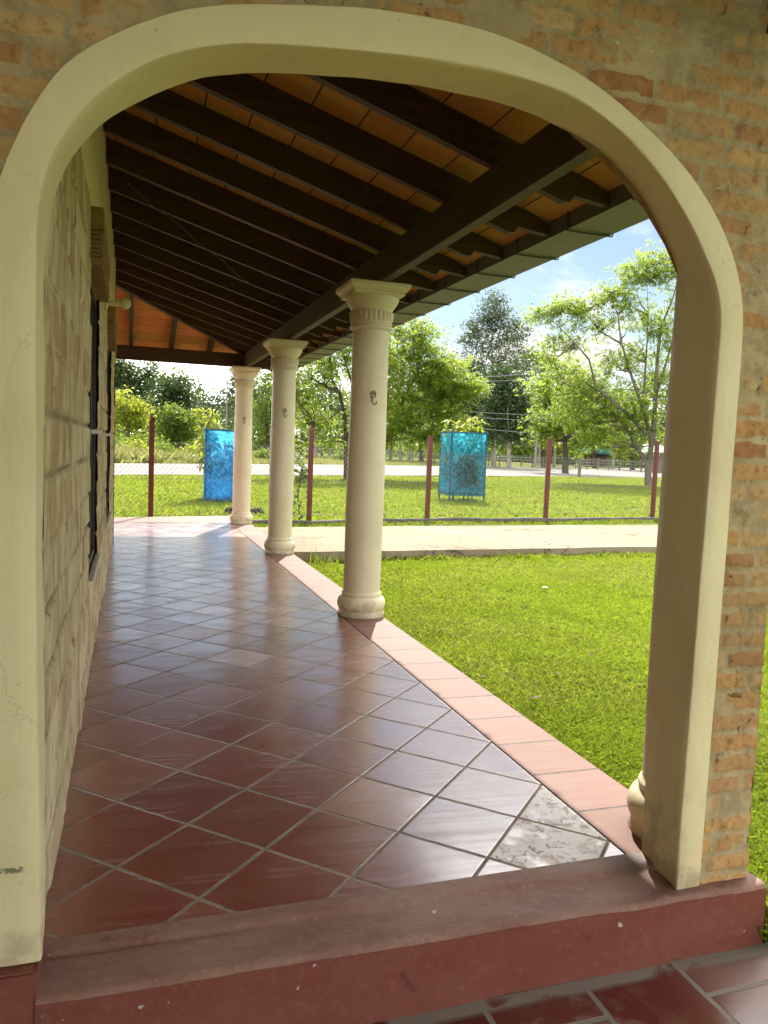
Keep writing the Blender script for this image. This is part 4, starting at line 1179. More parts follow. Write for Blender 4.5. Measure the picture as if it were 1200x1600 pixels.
# rubble lying behind the far column
for k, (x, y, s) in enumerate(((2.0, 15.6, .21), (2.45, 15.75, .17))):
    bm = bmesh.new(); bmesh.ops.create_icosphere(bm, subdivisions=3, radius=s)
    for vtx in bm.verts:
        q_ = float(fbm(np.array(vtx.co.x * 9 + k * 7), np.array(vtx.co.y * 9 + vtx.co.z * 13), 77)); vtx.co.z *= .62; vtx.co *= .6 + .85 * q_
    mb = MB(); mb.bm(bm)
    o = mb.build('rock', M['rubble']); o.location = (x, y, -.12)
    tag(o, ['larger dark rubble lump beside the blue tree guard', 'smaller dark rubble lump behind the far column'][k], 'rock', 'rubble by the fence')

# ------------------------------------------------------------------ foliage
def leaf_quads(C, size, aspect=.4, droop=.25, outward=None):
    """C (n,3) leaf centres -> (n,4,3) pointed leaf quads, random directions"""
    n = len(C)
    d = rng.normal(size=(n, 3)); d[:, 2] = d[:, 2] * .55 - droop
    if outward is not None: d += outward * 1.2
    d /= np.linalg.norm(d, axis=1)[:, None] + 1e-9
    a = rng.normal(size=(n, 3)); s = np.cross(d, a); s /= np.linalg.norm(s, axis=1)[:, None] + 1e-9
    L = size * (.6 + .8 * rng.random(n))[:, None]; W = L * aspect * .5
    return np.stack([C - d * L * .5, C + s * W, C + d * L * .5, C - s * W], 1)

def rosettes(C, size, k=9, aspect=.3):
    """feathery sprays: k leaves radiating and drooping from every centre"""
    n = len(C)
    c = np.repeat(C, k, 0); az = rng.random(n * k) * 2 * PI; el = rng.normal(.05, .45, n * k)
    d = np.stack([np.cos(az) * np.cos(el), np.sin(az) * np.cos(el), np.sin(el)], 1)
    L = size * (.55 + .7 * rng.random(n * k))[:, None]
    s = np.cross(d, np.array((0, 0, 1.0)) + rng.normal(size=(n * k, 3)) * .35); s /= np.linalg.norm(s, axis=1)[:, None] + 1e-9
    W = L * aspect * .5
    mid = c + d * L * .55 + np.array((0, 0, .04)) * L; tip = c + d * L - np.array((0, 0, .22)) * L
    return np.stack([c, mid + s * W, tip, mid - s * W], 1)

def wander(a, b, n=5, bend=.12):
    a = np.array(a, float); b = np.array(b, float); L = np.linalg.norm(b - a)
    off = rng.normal(size=3) * L * bend; P = []
    for k in range(n + 1):
        q = k / n
        P.append(a + (b - a) * q + off * math.sin(PI * q) + rng.normal(size=3) * L * .02 * (0 < k < n))
    return P

HORN = lambda px: 679 + .0389 * px                 # horizon row in the 1200-wide photograph
def tree(name, label, cat, px, D, lobes, mat, bark, trunk_px=None, limbs=(), trunk_r=.15, leaf=.14, per=60, style='quad', group=None, aspect=.42, extra=6, zb=None, spread=1.0, gap=.0):
    """px = column of the trunk foot in the photo's 1200-px frame, used only to get the bearing; D = distance in metres.
    lobes: (px, row, half width, half height, number of leaf clumps) seen from the porch; depth is filled to match the width."""
    az = YAW + math.atan((px - 600) / FPX)
    X, Y = D * math.sin(az), D * math.cos(az)
    z0 = float(gz(X, Y)) if zb is None else zb
    dep = D * math.cos(az - YAW); s = dep / FPX
    yb = HORN(px) + (1.26 - z0) / s
    lat = np.array((math.cos(az), -math.sin(az), 0.0)); deep = np.array((math.sin(az), math.cos(az), 0.0))
    def loc(p, r, d=0.0):
        h = (yb - r) * s; l = (p - px) * s - h * (px - 57) / 14500
        return lat * l + deep * d + np.array((0, 0, h))
    root = thing(name, label, cat, (X, Y, z0), 0, group)
    mb = MB()
    top = trunk_px or (px, yb - 40)
    P = [np.array((0, 0, -.25)), np.array((0, 0, .1)), loc((px + top[0]) / 2 + rng.normal() * .6, (yb + top[1]) / 2), loc(*top)]
    mb.tube(P, [trunk_r * 1.35, trunk_r * 1.1, trunk_r * .9, trunk_r * .75], 10)
    ends = [loc(*top)]
    for lim in limbs:
        r0 = lim[0]; pts = lim[1]; dd = 0; Q = []
        step = rng.normal() * .35
        for i, (a, b) in enumerate(pts):
            Q.append(loc(a, b, dd)); dd += step * (1 + .3 * rng.normal()) * min(2.0, s * 25)
        R_ = [r0 * (1 - .90 * i / (len(Q) - 1)) for i in range(len(Q))]
        mb.tube(Q, R_, 7); ends += Q[1:]
    Cs = []; Ws = []
    for (a, b, rx, ry, n) in lobes:
        rx *= s; ry *= s; c = loc(a, b)
        q = rng.normal(size=(n, 3)); q /= np.linalg.norm(q, axis=1)[:, None]; q *= (rng.random(n) ** .42)[:, None]
        pt = c + lat * (q[:, :1] * rx) + deep * (q[:, 1:2] * rx * spread) + np.array((0, 0, 1.0)) * (q[:, 2:] * ry)
        Cs.append(pt)
    Cs = np.concatenate(Cs)
    E = np.array(ends)
    pick = rng.permutation(len(Cs))[:extra]
    for i in pick:
        c = Cs[i]; k = np.argmin(np.linalg.norm(E - c, axis=1) + np.maximum(0, E[:, 2] - c[2]) * 3)
        mb.tube(wander(E[k], c), [trunk_r * .30, trunk_r * .24, trunk_r * .18, trunk_r * .13, trunk_r * .09, trunk_r * .05], 5)
    mb.build('trunk', bark, root)
    n = len(Cs); cr = leaf * (2.6 if style == 'rosette' else 1.9)
    C = np.repeat(Cs, per, 0) + rng.normal(size=(n * per, 3)) * np.array((1, 1, .55)) * cr * np.repeat(.6 + .7 * rng.random(n), per)[:, None]
    if style == 'rosette': V = rosettes(C, leaf * 1.5, 8, aspect * .75)
    else: V = leaf_quads(C, leaf, aspect)
    polys_mesh('crown', V, mat, root)
    return root

# -- trees on the lawn this side of the road
tree('tree', 'open leaning tree with bare forked limbs between the columns', 'tree', 541, 34.3,
     [(492, 580, 40, 34, 30), (470, 625, 25, 30, 24), (530, 560, 34, 30, 20), (492, 662, 34, 16, 22), (585, 640, 30, 50, 34), (530, 525, 34, 16, 14), (455, 600, 18, 30, 10), (590, 560, 40, 45, 40), (515, 690, 20, 9, 8)],
     M['leaf_bright'], M['bark_dark'], (540, 690), [(.12, [(540, 690), (536, 650), (529, 615), (515, 590), (500, 560), (490, 545)]), (.09, [(529, 615), (505, 605), (485, 595), (462, 600)]),
     (.10, [(543, 690), (552, 640), (548, 600), (535, 560), (527, 535)]), (.06, [(536, 575), (545, 550), (553, 520)]), (.06, [(515, 592), (516, 570), (505, 540), (498, 515)]), (.08, [(545, 680), (575, 640), (600, 600)]), (.05, [(530, 640), (510, 660), (490, 668)])],
     .17, .14, 10, 'rosette', 'lawn trees by the road', .36, 40)
tree('tree', 'dense bright yellow green tree behind the nearest column', 'tree', 592, 36.5,
     [(650, 560, 45, 45, 60), (690, 590, 40, 42, 60), (640, 620, 50, 45, 70), (700, 640, 38, 38, 50), (610, 540, 40, 40, 45), (660, 520, 25, 18, 16), (725, 600, 26, 22, 26), (625, 670, 45, 28, 36), (680, 685, 40, 18, 28)],
     M['leaf_bright'], M['bark'], (598, 690), [(.11, [(598, 690), (620, 640), (645, 590), (660, 550)]), (.09, [(600, 680), (640, 650), (685, 625), (715, 605)]), (.09, [(598, 690), (600, 630), (615, 570)])],
     .14, .14, 12, 'rosette', 'lawn trees by the road', .36, 40)
tree('tree', 'tall airy tree with upright forked trunk beside the arch pier', 'tree', 1011, 43.7,
     [(1022, 420, 32, 26, 34), (990, 440, 34, 24, 30), (1050, 440, 26, 40, 24), (955, 472, 34, 24, 32), (905, 478, 40, 16, 34), (855, 490, 30, 16, 26), (930, 510, 40, 22, 26), (885, 535, 30, 18, 20), (1000, 500, 40, 30, 30),
      (1045, 520, 30, 40, 28), (965, 560, 40, 26, 28), (1010, 570, 40, 40, 28), (925, 610, 46, 30, 54), (965, 640, 46, 30, 54), (895, 650, 40, 26, 40), (940, 680, 46, 24, 46), (1000, 640, 34, 40, 30), (1050, 610, 22, 40, 18), (1045, 690, 24, 24, 14), (865, 560, 24, 30, 14), (985, 690, 24, 18, 14)],
     M['leaf_bright'], M['bark'], (1011, 727),
     [(.16, [(1011, 727), (1018, 680), (1022, 620), (1025, 560), (1030, 515), (1048, 470), (1055, 440)]), (.13, [(1010, 727), (995, 700), (980, 672), (968, 655), (950, 640), (930, 628)]), (.11, [(1017, 690), (1003, 640), (985, 585), (972, 540), (968, 500), (955, 470)]),
      (.11, [(1008, 680), (985, 652), (960, 632), (936, 612), (926, 570), (905, 545), (880, 520), (850, 492)]), (.08, [(1022, 620), (1040, 560), (1056, 500), (1066, 470)]), (.07, [(936, 612), (915, 600), (895, 605), (880, 600)]), (.07, [(1003, 640), (1008, 570), (1012, 500), (1010, 450)]), (.06, [(972, 540), (940, 520), (915, 490)])],
     .20, .15, 10, 'rosette', 'lawn trees by the road', .34, 70)
# -- beyond the road
tree('tree', 'low bright broad tree on the verge between the fence posts', 'tree', 880, 66,
     [(870, 610, 40, 28, 40), (905, 640, 34, 30, 34), (860, 650, 30, 30, 34), (890, 580, 26, 20, 18), (920, 670, 26, 20, 20), (855, 680, 18, 14, 12)],
     M['leaf_bright'], M['bark_dark'], (880, 690), [(.2, [(880, 690), (868, 660), (858, 635)]), (.2, [(880, 690), (895, 668), (912, 650)])], .26, .25, 12, 'rosette', 'trees across the road', .4, 20)
tree('tree', 'tall dark eucalyptus rising above the blue tree guard', 'tree', 768, 92,
     [(768, 490, 26, 26, 60), (745, 530, 28, 30, 60), (795, 525, 28, 30, 60), (730, 575, 22, 34, 40), (775, 570, 34, 36, 60), (812, 575, 22, 34, 36), (760, 620, 40, 30, 50)],
     M['leaf_blue'], M['bark_pale'], (770, 640), [(.24, [(770, 640), (768, 590), (764, 540), (768, 490)]), (.16, [(769, 600), (785, 560), (796, 520)]), (.16, [(769, 610), (752, 575), (742, 535)])], .30, .30, 40, 'quad', 'trees across the road', .45, 40)
BG = [  # px, D, lobes, material, bark, label, trunk_r
 (728, 88, [(725, 610, 34, 34, 70), (705, 650, 34, 34, 60), (750, 655, 34, 34, 60), (725, 690, 40, 16, 30)], 'leaf_dark', 'bark_dark', 'dark rounded tree directly above the teal tree guard'),
 (792, 80, [(790, 610, 34, 40, 70), (815, 640, 32, 34, 60), (775, 655, 26, 30, 40), (800, 680, 34, 14, 24)], 'leaf_dark', 'bark_pale', 'dark spreading tree on a pale trunk right of the teal guard'),
 (845, 100, [(845, 570, 26, 34, 50), (850, 630, 34, 34, 60), (835, 675, 26, 18, 24)], 'leaf_mid', 'bark_dark', 'mid green tree filling the gap behind the broad verge tree'),
 (655, 95, [(650, 620, 40, 34, 60), (625, 660, 34, 26, 40), (680, 670, 34, 22, 36)], 'leaf_dark', 'bark_dark', 'dark tree showing between the nearest column and teal guard'),
 (690, 105, [(692, 590, 34, 34, 50), (690, 650, 40, 34, 50)], 'leaf_mid', 'bark_pale', 'pale trunked tree behind the bright yellow green tree'),
 (925, 110, [(925, 620, 40, 40, 50), (950, 670, 34, 22, 30)], 'leaf_mid', 'bark_dark', 'mid green tree behind the airy lawn tree'),
 (985, 105, [(985, 630, 34, 40, 50), (1000, 680, 34, 20, 30)], 'leaf_dark', 'bark_dark', 'dark tree behind the forked lawn trunk'),
 (1050, 100, [(1050, 620, 40, 50, 60), (1055, 670, 34, 20, 24)], 'leaf_dark', 'bark_dark', 'dark tree at the edge of the arch pier'),
 (560, 100, [(560, 610, 40, 40, 50), (545, 660, 40, 26, 36)], 'leaf_mid', 'bark_pale', 'mid green tree far behind the open leaning tree'),
 (490, 98, [(490, 610, 34, 44, 50), (500, 665, 40, 24, 30)], 'leaf_dark', 'bark_pale', 'dark tree far behind, right of the second column'),
 (415, 95, [(415, 600, 26, 50, 50), (410, 655, 30, 34, 40)], 'leaf_mid', 'bark_dark', 'tree crown showing between the two farther columns'),
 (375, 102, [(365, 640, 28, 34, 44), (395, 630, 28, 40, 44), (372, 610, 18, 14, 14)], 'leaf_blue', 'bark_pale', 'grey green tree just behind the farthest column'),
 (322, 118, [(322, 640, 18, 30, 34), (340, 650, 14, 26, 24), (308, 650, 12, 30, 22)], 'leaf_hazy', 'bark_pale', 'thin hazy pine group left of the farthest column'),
 (262, 88, [(262, 610, 30, 28, 60), (285, 620, 20, 34, 36), (240, 640, 26, 34, 40), (270, 665, 34, 28, 44), (296, 655, 14, 30, 20)], 'leaf_dark', 'bark_dark', 'tall dark tree with uneven top left of the blue guard'),
 (196, 82, [(188, 585, 26, 28, 60), (215, 600, 22, 26, 40), (190, 640, 34, 34, 50)], 'leaf_dark', 'bark_dark', 'tallest dark tree against the house corner'),
 (197, 70, [(192, 640, 26, 28, 60), (210, 650, 16, 24, 34), (185, 670, 22, 20, 24)], 'leaf_yel', 'bark', 'yellow green leafy tree beside the house corner'),
 (276, 74, [(268, 655, 16, 20, 40), (286, 668, 17, 22, 44), (262, 678, 16, 16, 22), (275, 690, 24, 12, 22)], 'leaf_mid', 'bark_dark', 'small rounded twin domed tree above the tall grass'),
 (150, 84, [(150, 620, 30, 50, 40)], 'leaf_dark', 'bark_dark', 'dark tree partly hidden by the house corner'),
]
for i, (px, D, lobes, lm, bk, lab) in enumerate(BG):
    big = lm in ('leaf_dark', 'leaf_blue', 'leaf_mid')
    lobes = lobes + [(a + rng.normal() * w_ * .8, b - abs(rng.normal()) * h_ * .75, w_ * rng.uniform(.3, .55), h_ * rng.uniform(.3, .55), max(8, n_ // 4)) for (a, b, w_, h_, n_) in lobes]
    tree('tree', lab, 'tree', px, D, lobes, M[lm], M[bk], None, (), .26, .34 if D > 79 else .27, 36 if big else 30, 'quad', 'trees across the road', .5, 14)

# row of slender trunks seen low between the crowns
def wood_mass():
    """far-off woodland that closes the view"""
    n = 300; V = []
    for k in range(n):
        px = rng.uniform(110, 1130); az = YAW + math.atan((px - 600) / FPX); D = rng.uniform(128, 185)
        X, Y = D * math.sin(az), D * math.cos(az); z0 = float(gz(X, Y))
        s = D * math.cos(az - YAW) / FPX
        hpx = (66 + 44 * float(fbm(np.array(px * .012), np.array(2.0), 71))) * rng.uniform(.7, 1.12)
        if 290 < px < 350: hpx *= .85
        H = hpx * s
        nc = 20; q = rng.normal(size=(nc, 3)) * np.array((H * .22, H * .22, H * .26)) + np.array((0, 0, H * .58)); q[:6, 2] = rng.uniform(.2, 2.2, 6); q[:6, :2] *= 1.6
        C = np.repeat(q, 26, 0) + rng.normal(size=(nc * 26, 3)) * np.array((1, 1, .6)) * H * .075
        V.append(leaf_quads(C + np.array((X, Y, z0)), .62, .5))
    tag(polys_mesh('woodland', np.concatenate(V), M['leaf_mid']), kind='stuff')
wood_mass()
def slender_trunks():
    k = 0
    for px, D in ((607, 100), (622, 104), (636, 98), (655, 108), (668, 97), (706, 99), (716, 103), (838, 112), (862, 108), (500, 108), (512, 104), (524, 110), (468, 106), (480, 112), (352, 118), (276, 100), (300, 104), (953, 108), (1032, 104)):
        az = YAW + math.atan((px - 600) / FPX); X, Y = D * math.sin(az), D * math.cos(az); z0 = float(gz(X, Y))
        H = rng.uniform(7, 11); root = thing('slender_tree', SL_LAB[k], 'tree', (X, Y, z0), 0, 'slender trunks at the wood edge')
        mb = MB(); lean = rng.normal() * .3
        mb.tube([(0, 0, -.2), (lean * .3, 0, H * .35), (lean * .5, 0, H * .7), (lean, 0, H)], [.22, .17, .13, .05], 7); mb.build('trunk', M['bark_pale'] if k % 3 else M['bark'], root)
        q = rng.normal(size=(20, 3)) * np.array((1.0, 1.0, 1.3)) + np.array((lean * .8, 0, H * .86))
        C = np.repeat(q, 20, 0) + rng.normal(size=(400, 3)) * .45
        polys_mesh('crown', leaf_quads(C, .42, .5), M['leaf_mid'] if k % 2 else M['leaf_dark'], root)
        k += 1
SL_LAB = ['slender tree whose trunk shows just right of the nearest column', 'slender tree, second trunk right of the nearest column', 'slender tree, third trunk right of the nearest column', 'slender tree, fourth trunk right of the nearest column', 'slender tree trunk just left of the third fence post',
          'slender tree trunk left of the teal tree guard', 'slender tree trunk close against the teal tree guard', 'slender tree trunk left of the fourth fence post', 'slender tree trunk just right of the fourth fence post', 'slender tree trunk midway between second post and leaning tree',
          'slender tree trunk left of the leaning tree foot', 'slender tree trunk next to the leaning tree', 'slender tree trunk just left of the second fence post', 'slender tree trunk just right of the second fence post', 'slender tree trunk above the blue tree guard',
          'slender tree trunk behind the rounded twin domed tree', 'slender tree trunk left of the blue tree guard', 'slender tree trunk behind the airy tree limbs', 'slender tree trunk right of the last fence post']
slender_trunks()

# ------------------------------------------------------------------ grass
def blades(XY, Z, h, wdt, lean=.45):
    n = len(XY)
    b = np.column_stack([XY, Z]); az = rng.random(n) * 2 * PI
    side = np.stack([np.cos(az), np.sin(az), np.zeros(n)], 1)
    H = h * (.45 + .75 * rng.random(n)); W = wdt * (.6 + .8 * rng.random(n))
    ln = rng.normal(size=(n, 2)) * lean
    tip = b + np.column_stack([ln[:, 0] * H, ln[:, 1] * H, H])
    mid = b + np.column_stack([ln[:, 0] * H * .3, ln[:, 1] * H * .3, H * .55])
    return np.stack([b - side * W[:, None] * .5, b + side * W[:, None] * .5, mid + side * W[:, None] * .42, tip, mid - side * W[:, None] * .42], 1)
def scatter(n, x0, x1, y0, y1, keep, dpow=1.4, dref=3.0):
    out = []; tot = 0
    while tot < n:
        X = rng.uniform(x0, x1, 200000); Y = rng.uniform(y0, y1, 200000)
        d = np.hypot(X, Y); p = np.minimum(1, (dref / d) ** dpow)
        m = (rng.random(200000) < p) & keep(X, Y)
        out.append(np.column_stack([X[m], Y[m]])); tot += m.sum()
    return np.concatenate(out)[:n]
def lawn_keep(X, Y):
    ok = (X > 1.855) & (Y < 9.42 + .045 * X - .07) & (X < .98 * Y + 3.0) & (X < Y * 1.18 + .4)
    ok &= ~((X < 1.94) & (Y < 1.75))
    bald = fbm(X * .8, Y * .8, 91)
    near_end = (Y > 8.2) & (X < 2.6) & (fbm(X * 3, Y * 3, 92) > .40)
    return ok & (rng.random(len(X)) < .25 + 2.2 * (fbm(X * 1.7, Y * 1.7, 93) - .18)) & ~near_end
XY = scatter(380000, 1.85, 9.5, 1.2, 9.9, lawn_keep, 1.25, 3.2)
d = np.hypot(XY[:, 0], XY[:, 1]); tuft = fbm(XY[:, 0] * 2.3, XY[:, 1] * 2.3, 95)
V = blades(XY, gz(XY[:, 0], XY[:, 1]) - .005, (.018 + .042 * tuft), .0026 + .00065 * d, .75)
tag(polys_mesh('lawn_grass', V, M['grass'], None, 5), kind='stuff')
# taller, ragged tufts along edges: curb side, path slab, kerb and step end
def edge_tufts():
    pts = []
    for _ in range(6500):
        q = rng.random() ** .8; x = 1.95 + 8.5 * q; pts.append((x + rng.normal() * .02, 9.30 + .05 * x + rng.normal() * .07 - abs(rng.normal()) * .05))
    for _ in range(4200):
        x = rng.uniform(1.9, 13); pts.append((x, fy(x) - .15 - abs(rng.normal()) * .16))
    for _ in range(700):
        pts.append((1.86 + abs(rng.normal()) * .04, rng.uniform(2.3, 9.0)))
    P = np.array(pts); hh = .05 + .07 * fbm(P[:, 0] * 2, P[:, 1] * 2, 97)
    A = blades(P, gz(P[:, 0], P[:, 1]) - .01, hh, .010, .6)
    P2 = np.column_stack([1.93 + np.abs(rng.normal(size=160)) * .10, rng.uniform(1.45, 1.9, 160)])
    B = blades(P2, np.full(160, -.2), .17, .008, .45)
    P3 = np.column_stack([2.15 + rng.normal(size=24) * .10, 9.15 + rng.normal(size=24) * .10])
    Cc = blades(P3, np.full(24, -.18), .20, .009, .5)
    tag(polys_mesh('edge_weeds', np.concatenate([A, B, Cc]), M['grass_far'], None, 5), kind='stuff')
edge_tufts()
def verge_keep(X, Y):
    ok = (Y > fy(X) + .10) & (Y < 32.0 + .53 * np.maximum(X, -6)) & (X < .85 * Y) & (X > -.12 * Y - .5)
    return ok & (fbm(X * .8, Y * .8, 99) > .24)
XY = scatter(190000, -6, 42, 13, 52, verge_keep, 1.1, 15)
d = np.hypot(XY[:, 0], XY[:, 1])
V = blades(XY, gz(XY[:, 0], XY[:, 1]) - .01, .07 + .05 * fbm(XY[:, 0], XY[:, 1], 101), .010 + .0011 * d, .6)
tag(polys_mesh('verge_grass', V, M['grass_far'], None, 5), kind='stuff')
def tall_grass():
    n = 42000; px = rng.uniform(120, 1100, n); s = rng.random(n) ** 1.3
    az = YAW + np.arctan((px - 600) / FPX)
    # distance of the far road edge on that bearing, then a belt beyond it
    t = np.tan(az); Dy = 48.5 / (1 - .92 * t).clip(.2) ; D = Dy / np.cos(az)
    keep = (D < 125); px, s, az, D = px[keep], s[keep], az[keep], D[keep]
    D = D + 1.0 + s * 26
    X, Y = D * np.sin(az), D * np.cos(az)
    f = np.clip((430 - px) / 330, 0.0, 1); hh = .14 + (.12 + .95 * f * (fbm(X * .25, Y * .25, 111) > .47)) * (.5 + fbm(X * .5, Y * .5, 112))
    V = blades(np.column_stack([X, Y]), gz(X, Y) - .02, hh, .05 + .05 * f, .4)
    tag(polys_mesh('tall_grass', V, M['tallgrass'], None, 5), kind='stuff')
tall_grass()
# bushes in the rough by the wood edge
def bush(px, D, wpx, hpx, mat, lab):
    az = YAW + math.atan((px - 600) / FPX); X, Y = D * math.sin(az), D * math.cos(az); z0 = float(gz(X, Y)); s = D * math.cos(az - YAW) / FPX
    root = thing('bush', lab, 'bush', (X, Y, z0), 0, 'bushes across the road')
    mb = MB()
    for _ in range(7):
        mb.tube([(rng.normal() * .1, rng.normal() * .1, -.1), (rng.normal() * wpx * s * .25, rng.normal() * wpx * s * .25, hpx * s * rng.uniform(.4, .8))], [.04, .012], 5)
    mb.build('stems', M['bark_dark'], root)
    q = np.abs(rng.normal(size=(70, 3))) * np.sign(rng.normal(size=(70, 3))) * np.array((wpx * s * .45, wpx * s * .45, hpx * s * .24)); q[:, 2] = np.abs(q[:, 2]) * 1.4 + .15
    C = np.repeat(q, 26, 0) + rng.normal(size=(70 * 26, 3)) * np.array((1, 1, .7)) * .26
    polys_mesh('leaves', leaf_quads(C, .26, .45), M[mat], root)
for a in ((185, 62, 22, 30, 'leaf_mid', 'grey green bush at the foot of the house corner view'), (212, 60, 18, 26, 'leaf_yel', 'light bush under the yellow green tree'), (232, 66, 22, 30, 'leaf_mid', 'leafy bush just left of the first fence post'),
          (256, 64, 16, 20, 'leaf_mid', 'low bush just right of the first fence post'), (300, 66, 20, 22, 'leaf_yel', 'light bush left of the blue tree guard'), (415, 70, 20, 18, 'leaf_mid', 'low bush between the two farther columns'), (545, 84, 26, 16, 'leaf_mid', 'low bush behind the open leaning tree'), (1045, 96, 20, 26, 'leaf_yel', 'light bush by the edge of the arch pier')):
    bush(*a)

# ------------------------------------------------------------------ shade-net tree guards with saplings
def sapling(loc, h, lab, mat, n=14, leaf=.2, sway=.1):
    root = thing('sapling', lab, 'sapling', loc, 0, 'young trees inside the net guards')
    mb = MB()
    mb.tube([(0, 0, -.05), (sway * .3, 0, h * .4), (sway, .02, h * .8), (sway * .8, 0, h)], [.022, .018, .012, .005], 6)
    C = []
    for k in range(n):
        z = h * (.30 + .70 * k / n); a = k * 2.4; r = .30 * (1 - .3 * k / n)
        e = np.array((math.cos(a) * r + sway * z / h, math.sin(a) * r, z + .1))
        mb.tube([(sway * z / h, 0, z - .05), e * np.array((.6, .6, 1)), e], [.008, .006, .003], 5)
        C.append(e); C.append(e * np.array((.6, .6, 1)))
    mb.build('stem', M['bark_dark'], root)
    polys_mesh('leaves', rosettes(np.array(C), leaf, 8, .26), M[mat], root)
def guard(loc, rz, size, h, net, lab, legs):
    root = thing('tree_guard', lab, 'tree guard', loc, rz, 'net tree guards on the lawn')
    a = size / 2; z0 = legs
    for sx in (-1, 1):
        for sy in (-1, 1):
            mb = MB(); e = random.random() * .04
            mb.box(sx * a - .024, sx * a + .024, sy * a - .024, sy * a + .024, -.15, h + e, .004); mb.build('post', M['blue_wood'], root)
    for z in (z0, h - .03):
        for k, (x0, x1, y0, y1) in enumerate(((-a - .05, a + .05, -a - .043, -a - .025), (-a - .05, a + .05, a + .025, a + .043), (-a - .043, -a - .025, -a + .02, a - .02), (a + .025, a + .043, -a + .02, a - .02))):
            mb = MB(); mb.box(x0, x1, y0, y1, z - .022, z + .022, .004); mb.build('rail', M['blue_wood'], root)
    # four hanging sides, wrinkled cloth
    for k in range(4):
        n = 26; v = []; f = []
        for i in range(n + 1):
            for j in range(n + 1):
                u = -a + size * i / n; z = z0 - .06 + (h - z0 + .05) * j / n
                q = (float(fbm(np.array(u * 5 + k * 9), np.array(z * 4), 120)) - .47) * .05 + (float(fbm(np.array(u * 14 + k * 9), np.array(z * 12), 121)) - .47) * .02
                sag = .03 * math.sin(PI * i / n) * math.sin(PI * j / n)
                off = a + .026 + q - sag
                p = {0: (u, -off, z), 1: (u, off, z), 2: (-off, u, z), 3: (off, u, z)}[k]
                v.append(p)
        for i in range(n):
            for j in range(n): f.append((i * (n + 1) + j, (i + 1) * (n + 1) + j, (i + 1) * (n + 1) + j + 1, i * (n + 1) + j + 1))
        me = bpy.data.meshes.new('net'); me.from_pydata(v, [], f); me.update(); smooth(link('net', me, net, root))
G1 = (2.17, 19.4, -.2); G2 = (9.35, 21.1, -.2)
guard(G1, -.06, .86, 1.80, M['net_blue'], 'blue net tree guard partly behind the farthest column', .08)
guard(G2, -.10, 1.05, 2.06, M['net_teal'], 'turquoise net tree guard on short legs in the open lawn', .26)
sapling((G1[0] - .28, G1[1], G1[2]), 2.2, 'young tree poking out of the blue guard', 'leaf_yel', 18, .26, -.1)
sapling((G1[0] + .2, G1[1] + .1, G1[2]), 1.75, 'shorter leafy plant inside the blue guard', 'leaf_dark', 14, .26, .12)
sapling((G2[0] + .22, G2[1], G2[2]), 2.42, 'young tree poking out of the turquoise guard on its right', 'leaf_yel', 20, .30, .1)
sapling((G2[0] - .2, G2[1] + .1, G2[2]), 2.36, 'young tree poking out of the turquoise guard on its left', 'leaf_yel', 18, .26, -.12)
sapling((G2[0], G2[1] - .2, G2[2]), 1.3, 'dark spiky plant inside the turquoise guard', 'leaf_dark', 14, .4, .02)
# thin climber by the second fence post
root = thing('climbing_plant', 'thin leafy climber growing beside the second fence post', 'plant', (3.05, 14.3, -.15), 0)
mb = MB(); mb.tube([(0, 0, 0), (-.05, .02, .5), (.03, 0, 1.0), (-.08, .03, 1.5)], [.014, .012, .009, .004], 6); mb.build('stem', M['bark_dark'], root)
q = rng.normal(size=(60, 3)) * np.array((.09, .09, .42)) + np.array((-.02, .02, .95)); polys_mesh('leaves', rosettes(q, .11, 6, .5), M['leaf_mid'], root)

# ------------------------------------------------------------------ roadside things
def at(px, D):
    az = YAW + math.atan((px - 600) / FPX); X, Y = D * math.sin(az), D * math.cos(az); return X, Y, float(gz(X, Y))
for k, (px, D, H, lab) in enumerate(((832, 92, 4.2, 'pale thick roadside pole between the last two fence posts'), (305, 95, 6.2, 'pale slim utility pole left of the blue guard'), (350, 100, 9.0, 'pale tall utility pole behind the blue guard'))):
    X, Y, z = at(px, D); root = thing('utility_pole', lab, 'pole', (X, Y, z), 0, 'roadside poles')
    mb = MB(); mb.tube([(0, 0, -.3), (0, 0, H)], [.19 if k == 0 else .12, .13 if k == 0 else .09], 10); mb.build('pole', M['pale_wood'], root)
    mb = MB(); mb.box(-.9, .9, -.06, .06, H - .45, H - .33, .01); mb.build('crossarm', M['grey_wood'], root)
X, Y, z = at(902, 57); mb = MB(); mb.box(-.10, .10, -.08, .08, -.2, 1.35, .02); o = mb.build('marker_post', M['grey_wood']); o.location = (X, Y, z); tag(o, 'short grey marker post at the road edge near the forked tree', 'post')
cab = [((690, 60, 6.9), (1090, 60, 9.6)), ((690, 60, 6.6), (1090, 60, 9.0)), ((690, 62, 4.6), (1090, 66, 5.6)), ((690, 62, 4.2), (1090, 66, 5.1)), ((690, 64, 3.5), (1090, 68, 3.7))]
CBL = ['topmost overhead cable crossing the airy tree', 'second overhead cable just under the topmost', 'overhead cable midway up the tree trunks', 'overhead cable just below the midway one', 'lowest overhead cable across the tree trunks']
for k, (a, b) in enumerate(cab):
    A = np.array(at(a[0], a[1])); B = np.array(at(b[0], b[1])); A[2] = a[2]; B[2] = b[2]; pts = []
    for q in np.linspace(0, 1, 16): pts.append(A + (B - A) * q - np.array((0, 0, 1.0)) * 4 * .55 * q * (1 - q))
    mb = MB(); mb.tube(pts, .014, 5); tag(mb.build('overhead_cable', M['cable']), CBL[k], 'cable', 'overhead cables')
